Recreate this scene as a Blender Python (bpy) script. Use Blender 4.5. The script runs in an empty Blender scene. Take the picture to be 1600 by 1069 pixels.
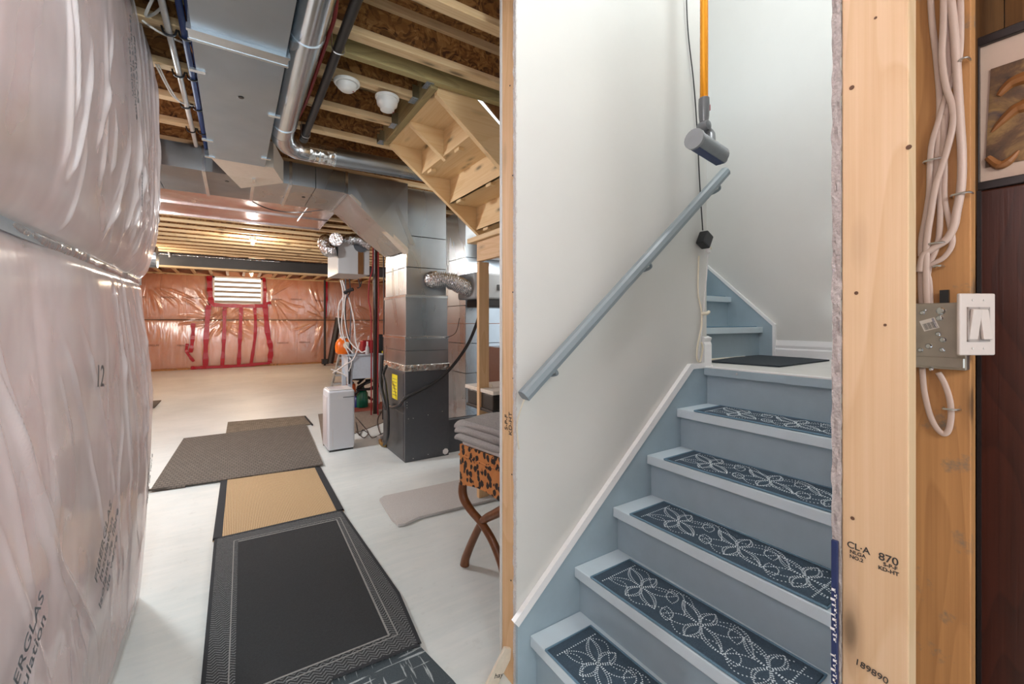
import bpy, bmesh, math, random
import numpy as np
from mathutils import Vector, Matrix, noise as mnoise
random.seed(7); PI = math.pi
C = bpy.context.scene.collection
SC = bpy.context.scene

# ---------------------------------------------------------------- camera, world, lights, exposure
H = 1.42; FPX = 667.0; HZ = 503.5; YAW = math.atan(434.3/667.0)
cam_d = bpy.data.cameras.new('camera'); cam = bpy.data.objects.new('camera', cam_d); C.objects.link(cam)
cam_d.sensor_width = 36; cam_d.lens = FPX/1600*36; cam_d.shift_y = (HZ-534.5)/1600
cam_d.clip_start = .02; cam_d.clip_end = 60
cam.location = (0, 0, H); cam.rotation_euler = (PI/2, 0, -YAW)
SC.camera = cam
w = bpy.data.worlds.new('world'); SC.world = w; w.use_nodes = True
w.node_tree.nodes['Background'].inputs[0].default_value = (.82, .93, 1, 1)
w.node_tree.nodes['Background'].inputs[1].default_value = 1.05
SC.view_settings.view_transform = 'Standard'; SC.view_settings.look = 'None'
SC.view_settings.gamma = 1; SC.view_settings.use_curve_mapping = False
SC.view_settings.exposure = 1.15
LIGHTS = [  # name, position, watts, colour, radius
    ('stairwell_light', (1.9, .72, 3.9), 17, (.95, .98, 1), .15),
    ('upper_landing_light', (2.6, .9, 4.9), 9, (.95, .98, 1), .12),
    ('hall_light', (-.14, .36, 2.70), 84, (.90, .97, 1), .06),
    ('stair_foot_light', (.74, .74, 2.74), 4, (.93, .98, 1), .05),
    ('camera_side_lamp', (-.22, -.12, 1.85), 4.5, (.95, .98, 1), .15),  # added fill near the camera, unseen, brightens stairs and near surfaces
    ('behind_light', (.0, -1.6, 2.4), 34, (.93, .98, 1), .25),
    ('corner_light', (1.15, -.9, 1.9), 2.2, (1, .60, .32), .12),
    ('furnace_side_light', (3.0, 3.75, 2.35), 30, (.95, .98, 1), .15),
    ('near_ceiling_bulb', (.254, 8.07, 2.69), 34, (1, .94, .86), .04),
    ('far_ceiling_bulb', (.388, 13.24, 2.66), 85, (1, .76, .52), .04),
    ('far_room_light', (-1.6, 10.0, 2.5), 34, (1, .88, .74), .1),
    ('middle_room_light', (-1.2, 4.9, 2.45), 90, (.93, .98, 1), .15),
]
for n, p, e, col, r in LIGHTS:
    l = bpy.data.lights.new(n, 'POINT'); l.energy = e; l.color = col; l.shadow_soft_size = r
    o = bpy.data.objects.new(n, l); o.location = p; C.objects.link(o)

_s, _c = math.sin(YAW), math.cos(YAW)
def at(u, v, X=None, Y=None, Z=None, D=None):
    """a photo pixel on the plane X=, Y= or Z=, or at depth D, as a world point"""
    k = (u-800)/FPX; m = (HZ-v)/FPX
    r = (k*_c+_s, -k*_s+_c, m)
    t = X/r[0] if X is not None else Y/r[1] if Y is not None else (Z-H)/r[2] if Z is not None else D
    return (r[0]*t, r[1]*t, H+r[2]*t)

# ---------------------------------------------------------------- materials
MATS = {}
class NT:
    def __init__(s, name):
        s.m = bpy.data.materials.new(name); s.m.use_nodes = True; s.t = s.m.node_tree
        s.b = s.t.nodes['Principled BSDF']; s.out = s.t.nodes['Material Output']; MATS[name] = s.m
    def n(s, typ, ins=None, **kw):
        nd = s.t.nodes.new(typ)
        for k, v in kw.items(): setattr(nd, k, v)
        for k, v in (ins or {}).items(): s.set(nd, k, v)
        return nd
    def set(s, nd, k, v):
        i = nd.inputs[k]
        if isinstance(v, bpy.types.NodeSocket): s.t.links.new(v, i)
        elif isinstance(v, bpy.types.Node): s.t.links.new(v.outputs[0], i)
        else:
            if isinstance(v, (tuple, list)) and len(v) == 3 and i.type == 'RGBA': v = (*v, 1)
            i.default_value = v
    def coords(s, scale=(1, 1, 1), rot=(0, 0, 0)):
        tc = s.n('ShaderNodeTexCoord')
        return s.n('ShaderNodeMapping', {'Vector': tc.outputs['Object'], 'Scale': scale, 'Rotation': rot}).outputs[0]
    def noise(s, vec, scale=5, detail=3, rough=.55, dist=0):
        return s.n('ShaderNodeTexNoise', {'Vector': vec, 'Scale': scale, 'Detail': detail, 'Roughness': rough, 'Distortion': dist}).outputs[0]
    def ramp(s, f, stops, interp='LINEAR'):
        nd = s.n('ShaderNodeValToRGB', {'Fac': f}); cr = nd.color_ramp; cr.interpolation = interp
        while len(cr.elements) < len(stops): cr.elements.new(.5)
        for e, (p, c) in zip(cr.elements, stops):
            e.position = p; e.color = (*c, 1) if isinstance(c, (tuple, list)) else (c, c, c, 1)
        return nd.outputs[0]
    def mix(s, f, a, b, mode='MIX'):
        nd = s.n('ShaderNodeMix', data_type='RGBA', blend_type=mode)
        for i, v in ((0, f), (6, a), (7, b)):
            if isinstance(v, bpy.types.NodeSocket): s.t.links.new(v, nd.inputs[i])
            else: nd.inputs[i].default_value = (*v, 1) if isinstance(v, (tuple, list)) else v
        return nd.outputs[2]
    def math(s, op, a, b=0):
        nd = s.n('ShaderNodeMath', operation=op)
        for i, v in ((0, a), (1, b)):
            if isinstance(v, bpy.types.NodeSocket): s.t.links.new(v, nd.inputs[i])
            else: nd.inputs[i].default_value = v
        return nd.outputs[0]
    def bump(s, h, strength=.3, dist=.01):
        s.set(s.b, 'Normal', s.n('ShaderNodeBump', {'Height': h, 'Strength': strength, 'Distance': dist}).outputs[0])
    def p(s, **kw):
        for k, v in kw.items(): s.set(s.b, k.replace('_', ' '), v)
        return s.m

def plain(name, col, rough=.5, metal=0, var=.06, scale=30, bump=0, **kw):
    t = NT(name); v = t.coords(); f = t.noise(v, scale, 3)
    a = tuple(max(0, c*(1-var*2)) for c in col); b = tuple(min(1, c*(1+var)) for c in col)
    t.p(Base_Color=t.mix(f, a, b), Roughness=rough, Metallic=metal, **kw)
    if bump: t.bump(f, bump, .004)
    return t.m

def wood(name, axis, light, dark, knots=True, rough=.6, ring=14, stain=0):
    t = NT(name)
    sc = {'X': (1, 9, 9), 'Y': (9, 1, 9), 'Z': (9, 9, 1)}[axis]
    v = t.coords(sc)
    big = t.noise(v, .55, 2, .5, .3)
    rings = t.n('ShaderNodeMath', {0: t.math('MULTIPLY', big, ring)}, operation='FRACT').outputs[0]
    grain = t.noise(t.coords(tuple(q*q*.9 for q in sc)), 1.3, 4, .7)
    f = t.mix(.5, t.ramp(rings, [(0, .15), (.6, .5), (.92, .9), (1, .15)]), t.ramp(grain, [(.3, 0), (.7, 1)]))
    col = t.mix(f, light, dark)
    if knots:
        kv = t.coords({'X': (3.2, 11, 11), 'Y': (11, 3.2, 11), 'Z': (11, 11, 3.2)}[axis])
        d = t.n('ShaderNodeTexVoronoi', {'Vector': kv, 'Scale': 1.0}).outputs['Distance']
        col = t.mix(t.ramp(d, [(0, 1), (.10, .85), (.16, .3), (.28, 0)]), col, tuple(q*.28 for q in dark))
    if stain:
        g = t.noise(t.coords((3, 3, 3)), 3, 5, .7)
        col = t.mix(t.ramp(g, [(.58, 0), (.68, stain)]), col, (.16, .14, .11))
    t.p(Base_Color=col, Roughness=rough); t.bump(grain, .15, .002)
    return t.m

PL, PD = (.72, .50, .29), (.56, .33, .15)
pine = {a: wood('pine_'+a, a, PL, PD) for a in 'XYZ'}
joistw = {a: wood('joist_flange_'+a, a, (.80, .62, .38), (.58, .39, .19)) for a in 'XYZ'}
stairply = {a: wood('stair_plank_'+a, a, (.82, .62, .36), (.70, .47, .22), ring=8) for a in 'XYZ'}
oldpine = wood('stained_stud', 'Z', (.50, .25, .09), (.32, .145, .05), stain=.85)
studwarm = wood('end_stud', 'Z', (.60, .44, .28), (.48, .32, .17), ring=14)
lvl = wood('laminated_beam', 'X', (.52, .44, .20), (.26, .20, .09), knots=False, ring=26)
darkwood = wood('dark_cabinet', 'Z', (.070, .017, .009), (.022, .006, .004), knots=False, rough=.32, ring=18)
walnut = wood('carved_leg', 'Z', (.20, .07, .022), (.10, .032, .010), knots=False, rough=.3)
brownwall = wood('brown_board', 'Z', (.22, .10, .03), (.13, .055, .018), knots=False)

def osb():
    t = NT('osb'); v = t.coords((1, 1, 1))
    nz = t.n('ShaderNodeTexNoise', {'Vector': v, 'Scale': 6, 'Detail': 2})
    vv = t.n('ShaderNodeVectorMath', {0: v, 1: t.n('ShaderNodeVectorMath', {0: nz.outputs[1], 'Scale': .25}, operation='SCALE').outputs[0]}, operation='ADD').outputs[0]
    a = t.n('ShaderNodeTexVoronoi', {'Vector': t.n('ShaderNodeMapping', {'Vector': vv, 'Scale': (22, 60, 60), 'Rotation': (.3, .5, .6)}).outputs[0], 'Scale': 1}).outputs['Color']
    b = t.n('ShaderNodeTexVoronoi', {'Vector': t.n('ShaderNodeMapping', {'Vector': vv, 'Scale': (60, 18, 26), 'Rotation': (.9, .2, -.5)}).outputs[0], 'Scale': 1}).outputs['Color']
    m = t.mix(.5, a, b)
    g = t.n('ShaderNodeRGBToBW', {'Color': m}).outputs[0]
    t.p(Base_Color=t.ramp(g, [(.2, (.08, .030, .008)), (.42, (.22, .095, .024)), (.6, (.32, .145, .040)), (.85, (.47, .25, .085))]), Roughness=.7)
    t.bump(g, .3, .003); return t.m
OSB = osb()

def galv(name, col=(.62, .64, .66), rough=.3, dent=.35, dscale=3.5):
    t = NT(name); v = t.coords()
    n = t.noise(v, 7, 2); n2 = t.noise(t.coords((1, 1, .3)), 2.2, 2, .5, .6)
    t.p(Base_Color=t.mix(n, col, tuple(q*.84 for q in col)), Metallic=1.0,
        Roughness=t.n('ShaderNodeMapRange', {'Value': n2, 'From Min': .3, 'From Max': .7, 'To Min': rough*.85, 'To Max': rough*1.3}).outputs[0])
    t.bump(t.noise(v, dscale, 1), dent, .02); return t.m
steel = galv('galvanised_steel', (.42, .46, .50), .28, .16, 2.0); steel_s = galv('shiny_galvanised', (.68, .74, .79), .2, .25)
steel_shade = galv('shaded_galvanised', (.22, .23, .24), .34, .3)  # steel darkened to put shade on the left stretch of the trunk duct
ductm = galv('duct_sheet', (.40, .46, .51), .40, .25, 2.2)
foil = galv('foil', (.70, .72, .74), .14, 1.0, 40)
foil_tape = galv('foil_tape', (.78, .78, .77), .22, .8, 18)
panning = galv('panning_sheet', (.72, .62, .60), .22, .35)
drywall = plain('painted_drywall', (.63, .63, .60), .55, var=.012, scale=8)
ceilwhite = plain('ceiling_paint', (.8, .8, .78), .8, var=.01)
greypaper = plain('drywall_core', (.40, .36, .345), .95, var=.25, scale=220, bump=.9)
paperback = plain('drywall_back', (.42, .36, .28), .9)
trimw = plain('white_trim', (.84, .84, .84), .35, var=.01)
whitep = plain('white_plastic', (.70, .69, .68), .35, var=.01)
dehw = plain('appliance_white', (.66, .69, .74), .3, var=.01)
applsil = plain('appliance_side', (.62, .60, .62), .3, var=.02)
blk = plain('black_plastic', (.012, .012, .014), .35)
rubber = plain('black_rubber', (.02, .02, .022), .45)
furn = plain('furnace_paint', (.085, .093, .105), .38, var=.08, metal=.25)
yellow = plain('yellow_label', (.85, .72, .02), .5)
bluep = plain('blue_pipe', (.006, .035, .17), .6)
redp = plain('red_pipe', (.28, .012, .02), .35)
pvc = plain('white_pipe', (.62, .60, .56), .4)
cableM = plain('white_cable', (.50, .375, .325), .42, var=.03)
cordw = plain('cream_cord', (.72, .66, .52), .45)
orangew = plain('orange_wire', (.65, .22, .02), .5)
goldp = plain('orange_wand', (.72, .27, .01), .22, metal=.55, var=.03)
vacg = plain('vacuum_grey', (.16, .165, .175), .3, metal=.3)
vacl = plain('vacuum_roller_shell', (.23, .25, .27), .25, metal=.2)
vacblue = plain('vacuum_blue_edge', (.03, .045, .12), .4)
redM = plain('red_plastic', (.35, .01, .02), .35)
redtape = plain('red_sheathing_tape', (.42, .008, .025), .22, bump=.6, scale=60)
orangeM = plain('orange_jug', (.85, .17, .01), .3)
greenM = plain('green_bottle', (.0, .12, .07), .25)
darkblue = plain('dark_blue_bottle', (.01, .03, .16), .3)
tubM = plain('laundry_tub', (.55, .63, .72), .35)
binw = plain('bin_plastic', (.6, .62, .64), .4); binblue = plain('bin_lid', (.05, .25, .45), .4)
alum = plain('ladder_aluminium', (.55, .56, .56), .35, metal=.8)
ibeam = plain('steel_beam_paint', (.045, .040, .038), .45, var=.15, scale=6)
postM = plain('black_post', (.022, .02, .02), .45)
screwM = plain('screw_steel', (.6, .6, .6), .3, metal=1)
boxgalv = plain('electrical_box_steel', (.45, .42, .38), .32, metal=.9, var=.1)
stickerM = plain('sticker_paper', (.75, .72, .68), .5)
inkM = plain('black_ink', (.03, .028, .025), .6)
inkg = plain('grey_blue_ink', (.10, .11, .13), .6)
inkf = plain('faded_ink', (.22, .12, .10), .7)
inkw = plain('white_ink', (.75, .75, .75), .6)
cream = plain('cream_tape', (.80, .74, .62), .6)
shell = plain('smoke_alarm_plastic', (.80, .82, .80), .4, var=.01)
marble = plain('desk_top', (.75, .68, .60), .3, var=.1)
deskM = plain('desk_black', (.025, .022, .02), .3)
blueboard = plain('blue_carton', (.006, .018, .085), .5)
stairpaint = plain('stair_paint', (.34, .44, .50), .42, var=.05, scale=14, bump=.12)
stairpaint_lit = plain('stair_paint_lit', (.58, .68, .735), .42, var=.04, scale=14, bump=.1)  # same stair paint, lightened on treads for light falling from above
railM = plain('rail_paint', (.23, .275, .30), .38, var=.03, scale=10)
frameblk = plain('frame_black', (.015, .01, .01), .4)
picmat = plain('picture_mat', (.55, .42, .34), .8)
filmink = plain('film_print', (.09, .10, .11), .5)
pexclip = plain('pipe_clip', (.01, .01, .012), .4)

def emit(name, col, st):
    t = NT(name); t.p(Base_Color=(.8, .8, .8), Emission_Color=col, Emission_Strength=st); return t.m
bulbM = emit('bulb_glow', (1, .9, .75), 60); bulbW = emit('warm_bulb_glow', (1, .62, .28), 60)
blindglow = emit('glowing_blind_band', (.95, .97, 1), 1.1); blindgrey = plain('sheer_blind_band', (.42, .38, .34), .7)  # white bands glow themselves in place of daylight behind the blind

def floor_mat():
    t = NT('painted_concrete'); v = t.coords()
    a = t.noise(v, .9, 5, .6); b = t.noise(v, 24, 4, .7)
    st = t.noise(t.coords((1, 6, 1)), 3, 5, .65, .4)
    c = t.mix(t.ramp(a, [(.35, 0), (.65, 1)]), (.60, .655, .65), (.73, .78, .775)); c = t.mix(t.ramp(st, [(.4, .0), (.7, .5)]), c, (.78, .80, .78)); c = t.mix(t.ramp(t.noise(v, 14, 6, .75), [(.3, .35), (.42, 0)]), c, (.48, .50, .48))
    sp = t.n('ShaderNodeTexVoronoi', {'Vector': v, 'Scale': 2.6}).outputs['Distance']
    c = t.mix(t.ramp(sp, [(0, .8), (.012, .6), (.02, 0)]), c, (.12, .10, .08))
    t.p(Base_Color=c, Roughness=t.n('ShaderNodeMapRange', {'Value': b, 'To Min': .3, 'To Max': .55}).outputs[0])
    t.bump(t.mix(.4, b, st), .12, .004); return t.m
floorM = floor_mat()

def batt(name, a, b, c):
    t = NT(name); v = t.coords()
    n1 = t.noise(v, 3.2, 6, .65, .6); n2 = t.noise(v, 38, 4, .7)
    col = t.mix(t.ramp(n1, [(.3, 0), (.7, 1)]), a, b); col = t.mix(t.ramp(n2, [(.45, 0), (.8, .55)]), col, c)
    yl = t.noise(t.coords((1, .8, 1.6)), 2.3, 4, .6)
    col = t.mix(t.ramp(yl, [(.60, 0), (.72, .45)]), col, (.80, .50, .28))
    t.p(Base_Color=col, Roughness=.95); t.bump(t.mix(.5, n1, n2), .2, .006); return t.m
battN = batt('pink_batt_near', (.86, .56, .53), (.88, .70, .67), (.90, .80, .78))
battF = batt('pink_batt_far', (.76, .34, .21), (.84, .48, .33), (.68, .28, .16))

def film_mat(name, milk, sc, strength, gl0, glf, rough, tint):
    t = NT(name)
    tc = t.n('ShaderNodeTexCoord').outputs['Object']
    h1 = t.noise(t.n('ShaderNodeMapping', {'Vector': tc, 'Scale': (4*sc, 7*sc, .8*sc), 'Rotation': (.35, 0, .2)}).outputs[0], 1.0, 3, .5, .5)
    h2 = t.noise(t.n('ShaderNodeMapping', {'Vector': tc, 'Scale': (5*sc, 5*sc, 1.1*sc), 'Rotation': (-.5, .5, 0)}).outputs[0], 1.3, 2, .5, .4)
    h = t.mix(.5, h1, h2)
    bmp = t.n('ShaderNodeBump', {'Height': t.ramp(h, [(.3, 0), (.5, .8), (.56, .6), (.75, 1)]), 'Strength': strength, 'Distance': .02}).outputs[0]
    gl = t.n('ShaderNodeBsdfGlossy', {'Color': (.97, .97, .98, 1), 'Roughness': rough, 'Normal': bmp}).outputs[0]
    df = t.n('ShaderNodeBsdfDiffuse', {'Color': (*tint, 1)}).outputs[0]
    tr = t.n('ShaderNodeBsdfTransparent').outputs[0]
    fr = t.n('ShaderNodeFresnel', {'IOR': 1.45, 'Normal': bmp}).outputs[0]
    hz_ = t.ramp(t.noise(t.n('ShaderNodeMapping', {'Vector': tc, 'Scale': (2, 2, 1.2), 'Rotation': (.3, 0, 0)}).outputs[0], 1.6, 3, .5, .3), [(.35, .55), (.7, 1)])
    m1 = t.n('ShaderNodeMixShader', {0: t.math('MULTIPLY', hz_, milk), 1: tr, 2: df}).outputs[0]
    m2 = t.n('ShaderNodeMixShader', {0: t.math('MINIMUM', t.math('ADD', t.math('MULTIPLY', fr, glf), gl0), .8), 1: m1, 2: gl}).outputs[0]
    t.t.links.new(m2, t.out.inputs[0]); return t.m
filmN = film_mat('poly_film_near', .50, 1.0, .04, .06, .35, .14, (.95, .90, .90))
filmF = film_mat('poly_film_far', .06, .8, .5, .14, .8, .22, (.9, .75, .6))
filmS = film_mat('strap_film', .4, 3, .4, .1, .8, .15, (.8, .8, .82))

def weave(name, cols, su, sv, rough=.95, rowmix=.5, bump=.5):
    t = NT(name); v = t.coords((su, sv, 1))
    br = t.n('ShaderNodeTexBrick', {'Vector': v, 'Color1': (*cols[0], 1), 'Color2': (*cols[1], 1), 'Mortar': (*cols[2], 1), 'Scale': 1, 'Mortar Size': .07, 'Brick Width': 1.0, 'Row Height': .5})
    n = t.noise(t.coords(), 300, 2); n2 = t.noise(t.coords(), 5, 4)
    c = t.mix(t.math('MULTIPLY', n, .5), br.outputs[0], cols[2]); c = t.mix(t.math('MULTIPLY', n2, .25), c, cols[2])
    t.p(Base_Color=c, Roughness=rough); t.bump(t.mix(.4, br.outputs[1], n), bump, -.003); return t.m
rug_grey = weave('grey_brown_weave', ((.23, .205, .175), (.19, .165, .14), (.075, .065, .055)), 28, 9)
rug_grey2 = weave('checked_weave', ((.40, .34, .25), (.22, .18, .13), (.10, .08, .06)), 22, 22)
def stripes(name, a, b, scale, axis=0, w=.5):
    t = NT(name); v = t.coords(); x = t.n('ShaderNodeSeparateXYZ', {0: v}).outputs[axis]
    y = t.n('ShaderNodeSeparateXYZ', {0: v}).outputs[1-axis]
    n = t.noise(v, 90, 3)
    f = t.n('ShaderNodeMath', {0: t.math('ADD', t.math('MULTIPLY', x, scale), t.math('MULTIPLY', n, .4))}, operation='FRACT').outputs[0]
    f2 = t.n('ShaderNodeMath', {0: t.math('MULTIPLY', y, scale*1.6)}, operation='FRACT').outputs[0]
    k = t.ramp(f, [(w-.08, 1), (w+.08, 0)]); k2 = t.ramp(f2, [(.7, 0), (.9, .35)])
    t.p(Base_Color=t.mix(k2, t.mix(k, a, b), a), Roughness=.95); t.bump(k, .5, .002); return t.m
rug_tan = stripes('sisal_weave', (.34, .22, .11), (.64, .47, .28), 100)
rug_black = weave('charcoal_weave', ((.036, .041, .045), (.055, .060, .066), (.014, .016, .018)), 190, 190, bump=.5)
def chevron():
    t = NT('chevron_border_weave'); v = t.coords(); q = t.n('ShaderNodeSeparateXYZ', {0: v})
    zz = t.math('ABSOLUTE', t.math('SUBTRACT', t.n('ShaderNodeMath', {0: t.math('MULTIPLY', t.math('ADD', q.outputs[0], t.math('MULTIPLY', q.outputs[1], .12)), 24)}, operation='FRACT').outputs[0], .5))
    f = t.n('ShaderNodeMath', {0: t.math('ADD', t.math('MULTIPLY', q.outputs[1], 58), t.math('MULTIPLY', zz, 2.2))}, operation='FRACT').outputs[0]
    g = t.math('MULTIPLY', t.ramp(f, [(.45, 0), (.6, 1), (.9, 1), (1, 0)]), t.ramp(t.noise(v, 160, 3), [(.3, .3), (.6, 1)]))
    t.p(Base_Color=t.mix(g, (.028, .031, .034), (.19, .20, .205)), Roughness=.95); t.bump(g, .5, .002); return t.m
rug_edge = chevron()
rug_line = plain('light_border_line', (.30, .30, .29), .9, var=.2, scale=200)
bindblk = plain('black_binding', (.02, .024, .03), .85, var=.1)
shag = plain('shag_pile', (.60, .585, .57), .98, var=.22, scale=190, bump=1.0)
def plaid():
    t = NT('tweed_carpet'); v = t.coords()
    n = t.noise(v, 260, 2); n3 = t.noise(t.coords((40, 4, 1)), 1, 3); n4 = t.noise(t.coords((4, 40, 1)), 1, 3)
    g = t.math('MAXIMUM', t.ramp(n3, [(.58, 0), (.62, 1)]), t.ramp(n4, [(.58, 0), (.62, 1)]))
    t.p(Base_Color=t.mix(t.math('MULTIPLY', g, n), t.mix(n, (.02, .03, .035), (.10, .13, .15)), (.75, .82, .85)), Roughness=.98); t.bump(n, .8, .004); return t.m
rug_plaid = plaid()
matbase = plain('navy_pile', (.058, .098, .14), .97, var=.35, scale=420, bump=1.0)
matedge = plain('blue_stitching', (.14, .25, .34), .9, var=.25, scale=300, bump=.5)
matdot = plain('white_dot_yarn', (.62, .70, .74), .9)
landmat = plain('landing_mat_pile', (.035, .045, .055), .97, var=.2, scale=300, bump=.5)
landfloor = plain('landing_floor', (.66, .65, .62), .5, var=.08, scale=6)
def leopard():
    t = NT('leopard_fabric'); v = t.coords((1, 1, .75)); 
    d = t.n('ShaderNodeTexVoronoi', {'Vector': t.n('ShaderNodeVectorMath', {0: v, 1: t.n('ShaderNodeVectorMath', {0: t.n('ShaderNodeTexNoise', {'Vector': v, 'Scale': 40}).outputs[1], 'Scale': .02}, operation='SCALE').outputs[0]}, operation='ADD').outputs[0], 'Scale': 34}).outputs['Distance']
    n = t.noise(v, 25, 4)
    t.p(Base_Color=t.mix(t.ramp(d, [(.42, 1), (.49, 0)]), t.mix(n, (.42, .13, .03), (.60, .26, .08)), (.018, .012, .01)), Roughness=.85); return t.m
leo = leopard()
knit = plain('knit_wool', (.44, .42, .41), .95, var=.35, scale=260, bump=.8); cushw = plain('white_cushion', (.8, .8, .8), .8)
def painting():
    t = NT('painted_canvas'); v = t.coords(); n = t.noise(v, 9, 6, .65, 1.2)
    t.p(Base_Color=t.ramp(n, [(.35, (.035, .018, .010)), (.5, (.11, .055, .022)), (.62, (.26, .15, .05)), (.75, (.06, .04, .045))]), Roughness=.5); return t.m
paintM = painting(); petalM = plain('painted_petal', (.30, .12, .035), .5, var=.3, scale=12)

# ---------------------------------------------------------------- builders
ORG = {}
class B:
    def __init__(s): s.bm = bmesh.new()
    def box(s, x0, x1, y0, y1, z0, z1, bev=0, seg=2):
        return s.obox(((x0+x1)/2, (y0+y1)/2, (z0+z1)/2), (abs(x1-x0), abs(y1-y0), abs(z1-z0)), None, bev, seg)
    def obox(s, c, size, rot=None, bev=0, seg=2):
        g = bmesh.new(); bmesh.ops.create_cube(g, size=1)
        bmesh.ops.scale(g, vec=size, verts=g.verts)
        if bev: bmesh.ops.bevel(g, geom=g.edges[:], offset=bev, segments=seg, affect='EDGES', profile=.5)
        if rot is not None: bmesh.ops.transform(g, matrix=rot.to_4x4() if hasattr(rot, 'to_4x4') else rot, verts=g.verts)
        bmesh.ops.translate(g, vec=c, verts=g.verts); s.join(g); return s
    def join(s, g):
        me = bpy.data.meshes.new('tmp'); g.to_mesh(me); g.free(); s.bm.from_mesh(me); bpy.data.meshes.remove(me)
    def prism(s, pts, axis, a, b):
        """polygon given in the two other axes, extruded from a to b along axis"""
        f = {'X': lambda p, t: (t, p[0], p[1]), 'Y': lambda p, t: (p[0], t, p[1]), 'Z': lambda p, t: (p[0], p[1], t)}[axis]
        g = bmesh.new(); v0 = [g.verts.new(f(p, a)) for p in pts]; v1 = [g.verts.new(f(p, b)) for p in pts]
        g.faces.new(v0); g.faces.new(v1[::-1]); n = len(pts)
        for i in range(n): g.faces.new((v0[i], v1[i], v1[(i+1) % n], v0[(i+1) % n]))
        bmesh.ops.recalc_face_normals(g, faces=g.faces); s.join(g); return s
    def poly(s, verts, faces):
        g = bmesh.new(); vs = [g.verts.new(v) for v in verts]
        for f in faces: g.faces.new([vs[i] for i in f])
        bmesh.ops.recalc_face_normals(g, faces=g.faces); s.join(g); return s
    def tube(s, pts, r, seg=8, cap=True, smooth=0, flat=None, radii=None):
        P = [Vector(p) for p in pts]
        if smooth: P, radii = spline(P, smooth, radii)
        g = bmesh.new(); rings = []; up = None
        for i, p in enumerate(P):
            d = (P[min(i+1, len(P)-1)]-P[max(i-1, 0)])
            if d.length < 1e-9: d = Vector((0, 0, 1))
            d.normalize()
            if up is None: up = Vector((0, 0, 1)) if abs(d.z) < .9 else Vector((1, 0, 0)) if flat is None else Vector(flat)
            if flat is not None: up = Vector(flat)
            a = d.cross(up).normalized(); b2 = a.cross(d).normalized(); up = b2 if flat is None else up
            rr = radii[i] if radii else r
            ra, rb = (rr, rr) if flat is None else (rr, rr*.5)
            rings.append([g.verts.new(p+a*ra*math.cos(2*PI*j/seg)+b2*rb*math.sin(2*PI*j/seg)) for j in range(seg)])
        for k in range(len(rings)-1):
            for j in range(seg): g.faces.new((rings[k][j], rings[k][(j+1) % seg], rings[k+1][(j+1) % seg], rings[k+1][j]))
        if cap: g.faces.new(rings[0][::-1]); g.faces.new(rings[-1])
        bmesh.ops.recalc_face_normals(g, faces=g.faces); s.join(g); return s
    def lathe(s, prof, c=(0, 0, 0), axis='Z', seg=24, rot=None):
        g = bmesh.new(); rings = []
        for r, h in prof: rings.append([g.verts.new((r*math.cos(2*PI*j/seg), r*math.sin(2*PI*j/seg), h)) for j in range(seg)])
        for k in range(len(rings)-1):
            for j in range(seg): g.faces.new((rings[k][j], rings[k][(j+1) % seg], rings[k+1][(j+1) % seg], rings[k+1][j]))
        g.faces.new(rings[0][::-1]); g.faces.new(rings[-1])
        if axis == 'X': bmesh.ops.rotate(g, matrix=Matrix.Rotation(PI/2, 3, 'Y'), verts=g.verts)
        if axis == 'Y': bmesh.ops.rotate(g, matrix=Matrix.Rotation(-PI/2, 3, 'X'), verts=g.verts)
        if rot is not None: bmesh.ops.rotate(g, matrix=rot, verts=g.verts)
        bmesh.ops.recalc_face_normals(g, faces=g.faces)
        bmesh.ops.translate(g, vec=c, verts=g.verts); s.join(g); return s
    def build(s, name, mat, parent=None, smooth=False, loc=None, **props):
        org = ORG[parent.name] if parent else Vector(loc or (0, 0, 0))
        bmesh.ops.translate(s.bm, vec=-org, verts=s.bm.verts)
        me = bpy.data.meshes.new(name); s.bm.to_mesh(me); s.bm.free()
        return link(name, me, mat, parent, org, smooth, **props)
def link(name, me, mat, parent, org, smooth=False, **props):
    me.materials.append(mat)
    if smooth:
        me.polygons.foreach_set('use_smooth', [True]*len(me.polygons))
        if smooth != 'all': me.set_sharp_from_angle(angle=math.radians(40))
    o = bpy.data.objects.new(name, me); C.objects.link(o)
    if parent: o.parent = parent
    else: o.location = org
    ORG[o.name] = org
    for k, v in props.items(): o[k] = v
    return o
def spline(P, n, radii=None):
    out = []; rad = [] if radii else None
    for i in range(len(P)-1):
        a, b, c, d = P[max(i-1, 0)], P[i], P[i+1], P[min(i+2, len(P)-1)]
        for k in range(n):
            t = k/n; out.append(.5*((2*b)+(c-a)*t+(2*a-5*b+4*c-d)*t*t+(3*b-a-3*c+d)*t**3))
            if radii: rad.append(radii[i]*(1-t)+radii[i+1]*t)
    out.append(P[-1])
    if radii: rad.append(radii[-1])
    return out, rad
def thing(name, label, cat, loc, group=None, kind=None):
    o = bpy.data.objects.new(name, None); C.objects.link(o); o.location = loc; o.empty_display_size = .1
    ORG[o.name] = Vector(loc); tag(o, label, cat, group, kind); return o
def tag(o, label, cat, group=None, kind=None):
    o['label'] = label; o['category'] = cat
    if group: o['group'] = group
    if kind: o['kind'] = kind
    return o
def struct(o, label, cat): return tag(o, label, cat, None, 'structure')
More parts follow.
